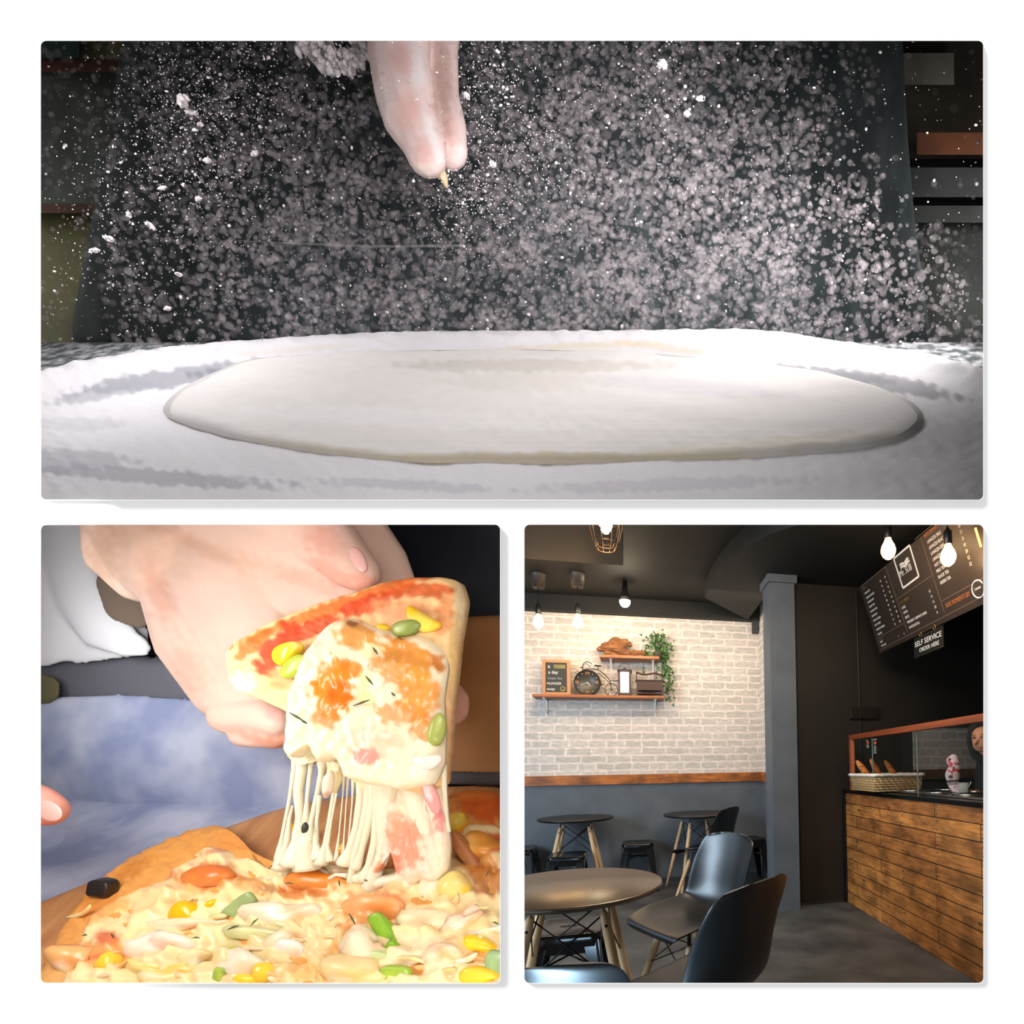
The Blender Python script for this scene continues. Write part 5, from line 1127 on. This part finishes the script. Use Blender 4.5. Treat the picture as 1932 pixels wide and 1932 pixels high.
def shell_mesh():
    pr = [(.222, .398, .13, .0, 0), (.232, .414, .18, .0, 0), (.222, .430, .205, .004, 0), (.18, .438, .222, .014, 0), (.11, .436, .232, .032, 0), (.04, .430, .236, .045, 0), (-.04, .426, .234, .056, .0), (-.105, .432, .23, .060, .01), (-.15, .452, .226, .052, .03),
          (-.182, .49, .220, .032, .055), (-.204, .545, .214, .012, .072), (-.218, .61, .210, 0, .074), (-.232, .68, .207, 0, .064), (-.246, .74, .201, 0, .05), (-.256, .785, .190, -.002, .04), (-.262, .812, .172, -.006, .034), (-.265, .826, .145, -.010, .03), (-.266, .832, .105, -.010, .02)]
    pr = np.array(pr); n = len(pr); T = np.linspace(0, n-1, 58); P2 = []
    for t in T:
        i = min(int(t), n-2); s = t-i; p0 = pr[max(i-1, 0)]; p1 = pr[i]; p2 = pr[i+1]; p3 = pr[min(i+2, n-1)]
        P2.append(.5*((2*p1)+(-p0+p2)*s+(2*p0-5*p1+4*p2-p3)*s*s+(-p0+3*p1-3*p2+p3)*s**3))
    vs = []; fs = []; nv = 33
    for (y, z, hw, up, fw_) in P2:
        for k in range(nv):
            v = -1+2*k/(nv-1); e = abs(v)**2.6; vs.append((hw*v, y+fw_*e, z+up*e))
    for i in range(len(P2)-1):
        for k in range(nv-1): a = i*nv+k; fs.append((a, a+1, a+nv+1, a+nv))
    return vs, fs
def make_chair(lab):
    t = empty('shell_chair'); tag(t, lab, 'chair', 'black moulded shell chairs')
    vs, fs = shell_mesh(); o = raw('shell', vs, fs, SHELLM, t, True)
    sd = o.modifiers.new('s', 'SOLIDIFY'); sd.thickness = .007; sd.offset = 0
    bv = o.modifiers.new('b', 'BEVEL'); bv.width = .0025; bv.segments = 2
    for sx in (-1, 1):
        for sy in (-1, 1):
            a = np.array([sx*.118, sy*.105, .352]); b = np.array([sx*.205, sy*.205-.01, 0])
            m = MB(); m.tube([a+(b-a)*s for s in (0, .03, .15, .5, .9, 1)], [.010, .0155, .017, .0165, .013, .0115], 14); lg = m.build('leg', PALE, t, True)
            m = MB(); m.tube([(sx*.105, sy*.095, .425), a+(b-a)*.06], .011, 8, True, .5); m.build('leg_bracket', BLACKS, t)
            m = MB(); p = a+(b-a)*.12; m.sphere(p+np.array([sx*.013, sy*.008, 0]), .0065, 8, 6); m.build('bolt', newmat('zinc_bolt', (180, 190, 195), .3, 1) if not bpy.data.materials.get('zinc_bolt') else bpy.data.materials['zinc_bolt'], lg, True)
    m = MB(); cs = [(-1, -1), (1, -1), (1, 1), (-1, 1)]
    for i in range(4):
        u = cs[i]; w = cs[(i+1) % 4]
        for p, r in ((u, w), (w, u)):
            m.tube([(p[0]*.115, p[1]*.10, .35), (r[0]*.150, r[1]*.145, .215)], .003, 6)
    m.tube([(-.105, .095, .40), (.105, .095, .40)], .004, 6); m.tube([(-.105, -.095, .40), (.105, -.095, .40)], .004, 6)
    m.build('wire_brace', WIRE, t, True)
    return t
SHELLM = newmat('black_polypropylene', (15, 16, 17), .36, 0, .9)
def make_stool(lab):
    t = empty('metal_stool'); tag(t, lab, 'stool', 'black metal stools')
    def sq(h, r, n=6):
        p = []
        for cx, cy, a0 in ((h-r, h-r, 0), (-h+r, h-r, 90), (-h+r, -h+r, 180), (h-r, -h+r, 270)):
            for i in range(n+1): a = math.radians(a0+90*i/n); p.append((cx+r*math.cos(a), cy+r*math.sin(a)))
        return p
    lay = [(.150, .045, .418), (.152, .045, .446), (.148, .043, .456), (.138, .036, .460), (.128, .030, .4575)]
    vs = []; fs = []; n = len(sq(1, .1))
    for h, r, z in lay: vs += [(x, y, z) for x, y in sq(h, r)]
    for i in range(len(lay)-1):
        for k in range(n): k2 = (k+1) % n; fs.append((i*n+k, i*n+k2, (i+1)*n+k2, (i+1)*n+k))
    fs.append(tuple((len(lay)-1)*n+k for k in range(n)))
    st = raw('seat', vs, fs, BLACK, t, True)
    m = MB()
    m.add([(-.045, -.004, .4578), (-.03, -.014, .4578), (.03, -.014, .4578), (.045, .004, .4578), (.03, .014, .4578), (-.03, .014, .4578)], [(0, 1, 2, 3, 4, 5)]); m.build('hand_slot', newmat('slot_void', (2, 2, 2), 1) if not bpy.data.materials.get('slot_void') else bpy.data.materials['slot_void'], st)  # flat black patch painted for the dark of the hand hole
    for sx in (-1, 1):
        for sy in (-1, 1):
            m = MB()
            def pt(x, y, z): return (sx*x, sy*y, z)
            T = .143; Bq = .198; w = .070; wb = .030; th = .006
            for ax in (0, 1):
                if ax == 0: q = [pt(Bq, Bq, 0), pt(Bq-wb, Bq, 0), pt(Bq-wb, Bq-th, 0), pt(Bq, Bq-th, 0), pt(T, T, .43), pt(T-w, T, .43), pt(T-w, T-th, .43), pt(T, T-th, .43)]
                else: q = [pt(Bq, Bq, 0), pt(Bq, Bq-wb, 0), pt(Bq-th, Bq-wb, 0), pt(Bq-th, Bq, 0), pt(T, T, .43), pt(T, T-w, .43), pt(T-th, T-w, .43), pt(T-th, T, .43)]
                m.hexa(q)
            m.tube([pt(T-.012, T-.002, .43), pt(Bq-.010, Bq-.001, .01)], .006, 8)
            o = m.build('leg', BLACK, t, False, .0015); merge_fix(o)
            m = MB(); m.tube([pt(Bq-.012, Bq-.012, 0), pt(Bq-.012, Bq-.012, .02)], .014, 10); m.build('rubber_foot', BLACKS, o, True)
    m = MB()
    for sx in (-1, 1):
        m.hexa([(-.12, sx*.140, .375), (.12, sx*.140, .375), (.12, sx*.145, .375), (-.12, sx*.145, .375), (-.13, sx*.143, .43), (.13, sx*.143, .43), (.13, sx*.148, .43), (-.13, sx*.148, .43)])
        m.hexa([(sx*.140, -.12, .375), (sx*.140, .12, .375), (sx*.145, .12, .375), (sx*.145, -.12, .375), (sx*.143, -.13, .43), (sx*.143, .13, .43), (sx*.148, .13, .43), (sx*.148, -.13, .43)])
    o = m.build('seat_apron', BLACK, t, False, .001); merge_fix(o)
    m = MB(); m.tube([(-.155, -.155, .30), (0, 0, .325), (.155, .155, .30)], .005, 6); m.tube([(-.155, .155, .30), (0, 0, .325), (.155, -.155, .30)], .005, 6); m.build('cross_brace', BLACK, t, True)
    return t
def place(src, x, y, rz, lab, first=False):
    o = src if first else copy_tree(src)
    if src is SRC[1]: o.scale = (1.07, 1.07, 1.0)
    o.location = (x, y, 0); o.rotation_euler = (0, 0, math.radians(rz)); o['label'] = lab; return o
T0 = make_table('near round table with a brown sheen on its top, cut by the left edge')
SRC = [T0, make_chair('x'), make_stool('x')]
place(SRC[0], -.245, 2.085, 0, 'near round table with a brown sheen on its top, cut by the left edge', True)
place(SRC[0], -.555, 5.085, 0, 'small round dark table against the wall under the shelf')
place(SRC[0], .60, 5.06, 12, 'round dark table by the wall partly hidden by black chairs')
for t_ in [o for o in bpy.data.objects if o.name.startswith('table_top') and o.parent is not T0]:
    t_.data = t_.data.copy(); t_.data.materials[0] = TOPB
place(SRC[1], .27, 2.58, 120, 'shell chair with blue daylight on its back, facing the near table', True)
place(SRC[1], .20, 1.76, 42, 'nearest black shell chair seen from behind at the bottom of the view')
place(SRC[1], -.225, 1.265, 0, 'shell chair cut by the bottom left corner, only its curved back top in view')
place(SRC[1], .64, 4.74, 52, 'black shell chair at the far table by the wall, seen from the side')
place(SRC[2], .01, 5.25, 0, 'black metal stool standing alone against the wall between the two far tables', True)
place(SRC[2], -.585, 4.70, 0, 'glossy black metal stool in front of the small table under the shelf')
place(SRC[2], -1.09, 5.22, 0, 'black metal stool at the far left edge, half cut off')
place(SRC[2], 1.12, 5.16, 4, 'black metal stool in the corner beside the column')
place(SRC[2], -.31, 2.53, 0, 'black metal stool seen through the legs of the near table')

# ================================================================== WALL SHELVES AND THEIR THINGS
YS = YB-.20   # front plane of the shelves
def wy(x, y, Y): p = on(1, Y, x, y); return float(p[0]), float(p[2])
def shelf(nm, x0, x1, ytop, ybot, lab, brs, dep):
    a, zt = wy(x0, ytop, YB-dep); b, _ = wy(x1, ytop, YB-dep); zt = wy((x0+x1)/2, ytop, YB-dep)[1]; zb_ = wy((x0+x1)/2, ybot, YB-dep)[1]
    root = empty('wall_shelf', ((a+b)/2, YB-dep/2, zb_)); tag(root, lab, 'shelf')
    par(box('shelf_board', (a, YB-dep, zb_), (b, YB, zt), SHELF, None, .003), root)
    for k, bx_ in enumerate(brs):
        X, _ = wy(bx_[0], bx_[1], YB-.01); zz = wy(bx_[0], bx_[1], YB-.01)[1]
        m = MB(); m.box((X-.011, YB-.012, zz), (X+.011, YB, zb_)); m.box((X-.011, YB-dep+.03, zb_-.012), (X+.011, YB, zb_)); m.tube([(X, YB-.012, zz+.03), (X, YB-dep*.6, zb_-.05), (X, YB-dep+.05, zb_-.010)], .006, 8)
        par(m.build('shelf_bracket', newmat('white_bracket%d%s' % (k, nm), (226, 220, 214), .5)), root)
    return zt
zs1 = shelf('a', 1004, 1254, 1311, 1316, 'long wooden wall shelf holding the chalkboard, clock, lantern and planter', ((1031, 1352), (1236, 1352)), .20)
zs2 = shelf('b', 1131, 1244, 1236.5, 1242, 'short wooden wall shelf above the long one, holding the driftwood', ((1154, 1290), (1232, 1290)), .20)
YM = YB-.12
def zo(x, y, zbase=None, Y=None): return wy(x, y, Y or YM)
# chalkboard
x0, _ = wy(1023.5, 1308, YM); x1, _ = wy(1076, 1308, YM); z1c = wy(1050, 1245, YM)[1]; zc0 = zs1
fr = newmat('chalk_frame_wood', (178, 126, 84), .5)
cb = empty('chalkboard', ((x0+x1)/2, YM, zc0)); tag(cb, 'wood framed chalkboard with handwriting leaning on the long shelf', 'chalkboard')
fw_ = .030
for a in (((x0, YM-.01, zc0), (x0+fw_, YM+.01, z1c)), ((x1-fw_, YM-.01, zc0), (x1, YM+.01, z1c)), ((x0+fw_, YM-.01, z1c-fw_), (x1-fw_, YM+.01, z1c)), ((x0+fw_, YM-.01, zc0), (x1-fw_, YM+.01, zc0+fw_))):
    par(box('frame_side', *a, fr, None, .002), cb)
par(box('slate', (x0+fw_, YM-.002, zc0+fw_), (x1-fw_, YM+.006, z1c-fw_), newmat('slate', (54, 56, 54), .8)), cb)
wc = x1-x0-2*fw_; hc = z1c-zc0-2*fw_
CH = newmat('chalk_white', (225, 225, 222), .9); CG = newmat('chalk_grey', (150, 158, 158), .9); CY = newmat('chalk_yellow', (196, 184, 110), .9)
def ct_(s, fx, fz, size, mat, wfrac):
    o = text('chalk_word', s, size, (x0+fw_+wc*fx, YM-.0035, zc0+fw_+hc*fz), (1, 0, 0), (0, 0, 1), mat, cb, 'LEFT', .0003, 1); 
    dgx = bpy.context.evaluated_depsgraph_get(); dgx.update(); w_ = o.dimensions[0]/max(1e-6, 1)
    return o
ct_('a', .10, .82, hc*.18, CH, .2); ct_('a day', .12, .63, hc*.15, CH, .8); ct_('keeps the', .10, .44, hc*.115, CG, .8); ct_('HUNGER', .05, .26, hc*.115, CH, .9); ct_('away', .05, .07, hc*.13, CH, .5)
m = MB(); 
for k in range(3): m.tube([(x0+fw_+wc*.38, YM-.004, zc0+fw_+hc*(.83+.045*k)), (x0+fw_+wc*.93, YM-.004, zc0+fw_+hc*(.83+.045*k))], .0032, 6)
par(m.build('chalk_sandwich', CY, None, True), cb)
cxf, czf = x0+fw_+wc*.80, zc0+fw_+hc*.12; m = MB()
m.tube([(cxf+.023*math.cos(t), YM-.004, czf+.023*math.sin(t)) for t in np.linspace(0, 6.3, 22)], .002, 5)
m.tube([(cxf+.013*math.cos(t), YM-.004, czf+.013*math.sin(t)) for t in np.linspace(3.5, 5.9, 10)], .002, 5)
for s in (-1, 1): m.tube([(cxf+s*.008-.003, YM-.004, czf+.006), (cxf+s*.008+.003, YM-.004, czf+.006)], .002, 5)
par(m.build('chalk_smiley', CY, None, True), cb)
# bicycle clock
iron = newmat('black_iron', (34, 30, 28), .5, .4)
ccx, ccz = wy(1108.5, 1288.5, YM); R_ = 23.5*5.2/F; ccz = zs1+R_+.004
ck = empty('bicycle_clock', (ccx, YM, zs1)); tag(ck, 'round black clock shaped as the big wheel of an old bicycle', 'clock')
def ring(mm, cx, cz, r, w, y=YM, a0=0, a1=2*math.pi, n=36): mm.tube([(cx+r*math.cos(t), y, cz+r*math.sin(t)) for t in np.linspace(a0, a1, n)], w, 7)
m = MB(); Mr = np.array([[1, 0, 0], [0, 0, 1], [0, 1, 0.]])
m.lathe([(0, -.02), (R_, -.02), (R_, .018), (R_*.94, .022), (R_*.93, .014), (0, .014)], 48); m.v = [(v[0]+ccx, YM-v[2], v[1]+ccz) for v in m.v]
o = m.build('clock_face', newmat('clock_face_black', (58, 56, 48), .4), None, True); merge_fix(o); par(o, ck)
m = MB(); ring(m, ccx, ccz, R_*.97, .006, YM-.018); par(m.build('clock_rim', iron, None, True), ck)
num = newmat('copper_numeral', (190, 130, 80), .5)
for s, fx, fz in (('XII', 0, .68), ('VI', 0, -.80), ('IX', -.78, -.04), ('III', .72, -.04)):
    text('numeral', s, R_*.30, (ccx+fx*R_, YM-.0165, ccz+fz*R_-.004), (1, 0, 0), (0, 0, 1), num, ck, 'CENTER', .0004)
m = MB()
for k in range(12):
    if k % 3: a = k*math.pi/6; m.sphere((ccx+R_*.78*math.cos(a), YM-.016, ccz+R_*.78*math.sin(a)), .004, 8, 6)
par(m.build('hour_dot', CH, None, True), ck)
m = MB(); m.tube([(ccx, YM-.019, ccz), (ccx-R_*.55, YM-.019, ccz-R_*.24)], .0025, 5); m.tube([(ccx, YM-.019, ccz), (ccx+R_*.25, YM-.019, ccz-R_*.3)], .003, 5); m.sphere((ccx, YM-.019, ccz), .006, 8, 6); par(m.build('clock_hand', CH, None, True), ck)
def w2(x, y): a = wy(990+x/6.232, 1180+y/6.232, YM); return (a[0], YM, a[1])
m = MB()
def crv(pts, w): 
    q = [np.array(w2(*p)) for p in pts]; out = []
    for i in range(len(q)-1):
        p0, p1, p2, p3 = q[max(i-1, 0)], q[i], q[i+1], q[min(i+2, len(q)-1)]
        for s in np.linspace(0, 1, 6, endpoint=False): out.append(.5*((2*p1)+(-p0+p2)*s+(2*p0-5*p1+4*p2-p3)*s*s+(-p0+3*p1-3*p2+p3)*s**3))
    m.tube(out+[q[-1]], w, 6)
crv([(680, 518), (760, 512), (850, 520), (920, 560), (980, 620), (1012, 668)], .0045)
crv([(640, 560), (740, 528), (820, 560), (880, 640), (900, 690), (935, 695)], .0035)
crv([(625, 570), (600, 560), (620, 535), (640, 555), (690, 540)], .003)
crv([(680, 560), (682, 500), (690, 450), (730, 428), (770, 440), (788, 460)], .004)
crv([(682, 470), (720, 450), (750, 465), (765, 490)], .003); crv([(650, 494), (690, 494)], .005)
crv([(865, 525), (862, 490), (850, 472)], .004); crv([(820, 470), (860, 474), (898, 478)], .008)
crv([(1012, 652), (1060, 652), (1105, 648)], .004); crv([(1012, 668), (1018, 750)], .004); crv([(870, 560), (960, 640), (1012, 690)], .003); crv([(890, 655), (905, 720), (925, 740)], .003)
par(m.build('bicycle_frame', iron, None, True), ck)
wc_ = w2(1018, 748); wr = 11.6*5.2/F; wz = zs1+wr+.004; m = MB(); ring(m, wc_[0], wz, wr, .004)
for k in range(4): a = k*math.pi/4+.2; m.tube([(wc_[0]-wr*math.cos(a), YM, wz-wr*math.sin(a)), (wc_[0]+wr*math.cos(a), YM, wz+wr*math.sin(a))], .002, 5)
m.sphere((wc_[0], YM, wz), .008, 8, 6); par(m.build('small_wheel', iron, None, True), ck)
# lantern
xa, _ = wy(1166.5, 1300, YM-.05); xb, _ = wy(1190.5, 1300, YM-.05); zt = wy(1178, 1262, YM-.05)[1]; yl = YM+.02
dw = newmat('dark_lantern_wood', (62, 38, 28), .5)
lt = empty('lantern', ((xa+xb)/2, yl, zs1)); tag(lt, 'dark wooden lantern with a wire handle and bright glass on the long shelf', 'lantern')
D = .06; wpost = .018
m = MB(); m.box((xa-.006, yl-D-.006, zs1), (xb+.006, yl+D+.006, zs1+.03)); par(m.build('lantern_base', dw, None, False, .003), lt)
for X in (xa, xb-wpost):
    for Y in (yl-D, yl+D-wpost): par(box('lantern_post', (X, Y, zs1+.03), (X+wpost, Y+wpost, zt-.02), dw), lt)
par(box('lantern_roof', (xa-.010, yl-D-.010, zt-.022), (xb+.010, yl+D+.010, zt), dw, None, .004), lt)
par(box('lantern_pane', (xa+wpost, yl-D+.005, zs1+.032), (xb-wpost, yl-D+.008, zt-.024), newmat('lantern_glass', (235, 240, 250), .04, 0, 1)), lt)
par(box('lantern_back', (xa+wpost, yl+D-.01, zs1+.03), (xb-wpost, yl+D-.005, zt-.02), newmat('lantern_mirror', (205, 216, 235), .1, .8)), lt)
m = MB(); xm = (xa+xb)/2; hr = (xb-xa)/2-.004
m.tube([(xm+hr*math.cos(t), yl, zt+.055*1.0*math.sin(t)*1.35) for t in np.linspace(0, math.pi, 20)], .0022, 6); m.lathe([(.022, 0), (.015, .018), (.004, .024)], 14, (xm, yl, zt)); par(m.build('lantern_handle', iron, None, True), lt)
# wooden planter bench
xa, _ = wy(1200, 1300, YM-.05); xb, _ = wy(1252, 1300, YM-.05); zt = wy(1225, 1268, YM-.05)[1]; zm = wy(1225, 1286, YM-.05)[1]
pb = empty('planter_bench', ((xa+xb)/2, YM, zs1)); tag(pb, 'little dark wooden bench planter with a carved back at the shelf end', 'planter')
par(box('bench_box', (xa+.006, YM-.07, zs1+.055), (xb-.006, YM+.03, zm+.012), dw, None, .003), pb)
par(box('bench_rim', (xa-.004, YM-.078, zm+.004), (xb+.004, YM+.038, zm+.016), dw, None, .002), pb)
for X in (xa, xb-.022): par(box('bench_foot', (X, YM-.07, zs1), (X+.022, YM+.03, zs1+.055), dw, None, .002), pb)
m = MB(); pts = []
for t in np.linspace(0, 1, 25): pts.append((xa+(xb-xa)*t, YM-.0, zt-.010+.012*math.sin(t*6.28*1.5+1.57)*(.6 if .2 < t < .8 else 1)))
m.tube(pts, [.010]+[.011]*23+[.010], 8); m.tube([(xa+.006, YM, zm+.012), (xa+.006, YM, zt)], .005, 6); m.tube([(xb-.006, YM, zm+.012), (xb-.006, YM, zt)], .005, 6); par(m.build('carved_back', dw, None, True), pb)
par(box('bench_shelf', (xa+.015, YM-.06, zs1+.020), (xb-.015, YM+.03, zs1+.026), dw), pb)
# driftwood
dm = noisemat('driftwood_bark', (150, 96, 50), (88, 54, 28), 26, .8, (.6, 1, 3), .6, 6)
Yd = YB-.11
def dp(x, y): a = wy(990+x/6.232, 1180+y/6.232, Yd); return (a[0], Yd, a[1])
def wb(pts): return [(*dp(x, y), r) for x, y, r in pts]
dr = blob('driftwood', [wb([(880, 260, .030), (950, 240, .040), (1040, 250, .052), (1120, 290, .045), (1220, 310, .032), (1310, 300, .028), (1400, 310, .022)]), wb([(1000, 190, .028), (1060, 150, .034), (1130, 175, .034), (1190, 170, .030), (1240, 215, .026)]), wb([(930, 210, .026), (1060, 200, .040), (1150, 220, .04)]), wb([(960, 300, .026), (1060, 325, .022), (1200, 335, .018), (1330, 330, .014)])],
    dm, None, .006, .8, 1, world=True)
zmn = min(v.co.z for v in dr.data.vertices); dr.location.z = zs2-zmn+.001
tag(dr, 'knobbly piece of brown driftwood lying on the short upper shelf', 'driftwood')
dmod = dr.modifiers.new('d', 'DISPLACE'); tx = bpy.data.textures.new('bark', 'CLOUDS'); tx.noise_scale = .035; dmod.texture = tx; dmod.strength = .022; dmod.mid_level = .6
bake(dr)
# ivy
iv_ = empty('trailing_ivy', (*dp(1560, 350)[:2], zs2)); tag(iv_, 'green ivy plant trailing down from the short shelf past the long one', 'plant')
lm = noisemat('ivy_leaf', (56, 100, 34), (28, 62, 22), 30, .45); lm2 = noisemat('ivy_leaf_light', (100, 142, 60), (66, 112, 38), 30, .45)
rs = np.random.default_rng(5)
def leafset(name, pts, mat, size):
    vs = []; fs = []
    for p in pts:
        n = rs.normal(size=3); n[1] = -abs(n[1])-1.0; n /= np.linalg.norm(n)
        u = np.cross(n, [0, 0, 1.]); u /= np.linalg.norm(u); v = np.cross(n, u); a = rs.uniform(0, 6.28) if rs.uniform() < .35 else rs.normal(0, .5)
        U = u*math.cos(a)+v*math.sin(a); Vv = -u*math.sin(a)+v*math.cos(a); s = size*rs.uniform(.7, 1.2); b = len(vs)
        sh = [(0, .0), (.42, -.28), (.62, .1), (.30, .42), (0, 1.15), (-.30, .42), (-.62, .1), (-.42, -.28)]
        for x, y in sh: vs.append(np.array(p)+U*x*s+Vv*y*s+n*(.10*s*(abs(x)*-1)))
        for x, y in sh: vs.append(np.array(p)+U*x*s+Vv*y*s+n*(.10*s*(abs(x)*-1)-.0006))
        fs += [(b, b+1, b+2, b+3), (b, b+3, b+4, b+5), (b, b+5, b+6, b+7), (b+8, b+11, b+10, b+9), (b+8, b+13, b+12, b+11), (b+8, b+15, b+14, b+13)]
    o = raw(name, vs, fs, mat, None, False); par(o, iv_); o['kind'] = 'stuff'; return o
L1 = []; L2 = []
def scat(cx, cy, sx, sy, n):
    for _ in range(n):
        x = cx+rs.normal()*sx; y = cy+rs.normal()*sy; p = dp(x, y); (L1 if rs.uniform() < .62 else L2).append((p[0], YB-.05-abs(rs.normal())*.055, p[2]))
scat(1560, 190, 70, 60, 90); scat(1640, 300, 50, 60, 70); scat(1650, 460, 36, 70, 50); scat(1690, 620, 32, 70, 46); scat(1670, 740, 22, 50, 20); scat(1440, 320, 40, 20, 22)
for (x, y) in ((1390, 170), (1440, 130), (1535, 92), (1600, 100), (1645, 110), (1400, 400), (1395, 490), (1400, 540), (1750, 760), (1760, 850), (1715, 880), (1745, 925), (1380, 290), (1480, 345), (1430, 225), (1700, 840), (1550, 460), (1545, 540), (1550, 600)): p = dp(x, y); L1.append((p[0], YB-.09, p[2]))
leafset('ivy_leaves', L1, lm, .027); leafset('pale_ivy_leaves', L2, lm2, .025)
m = MB()
for pts in ([(1560, 340), (1600, 260), (1660, 330), (1680, 480), (1700, 640), (1690, 780), (1720, 900)], [(1540, 330), (1440, 300), (1400, 400), (1395, 560)], [(1560, 330), (1550, 450), (1545, 620)], [(1570, 330), (1500, 180), (1400, 160)], [(1570, 330), (1590, 160), (1640, 110)], [(1690, 640), (1740, 740), (1760, 850)]):
    m.tube([(dp(x, y)[0], YB-.07, dp(x, y)[2]) for x, y in pts], .003, 6)
par(m.build('ivy_stem', newmat('ivy_stem_green', (90, 100, 50), .7), None, True), iv_)
par(MB().lathe([(0, 0), (.035, 0), (.045, .07), (.040, .07), (0, .06)], 20, (dp(1570, 300)[0], YB-.10, zs2)).build('plant_pot', newmat('pot_dark', (70, 60, 50), .6), None, True), iv_)
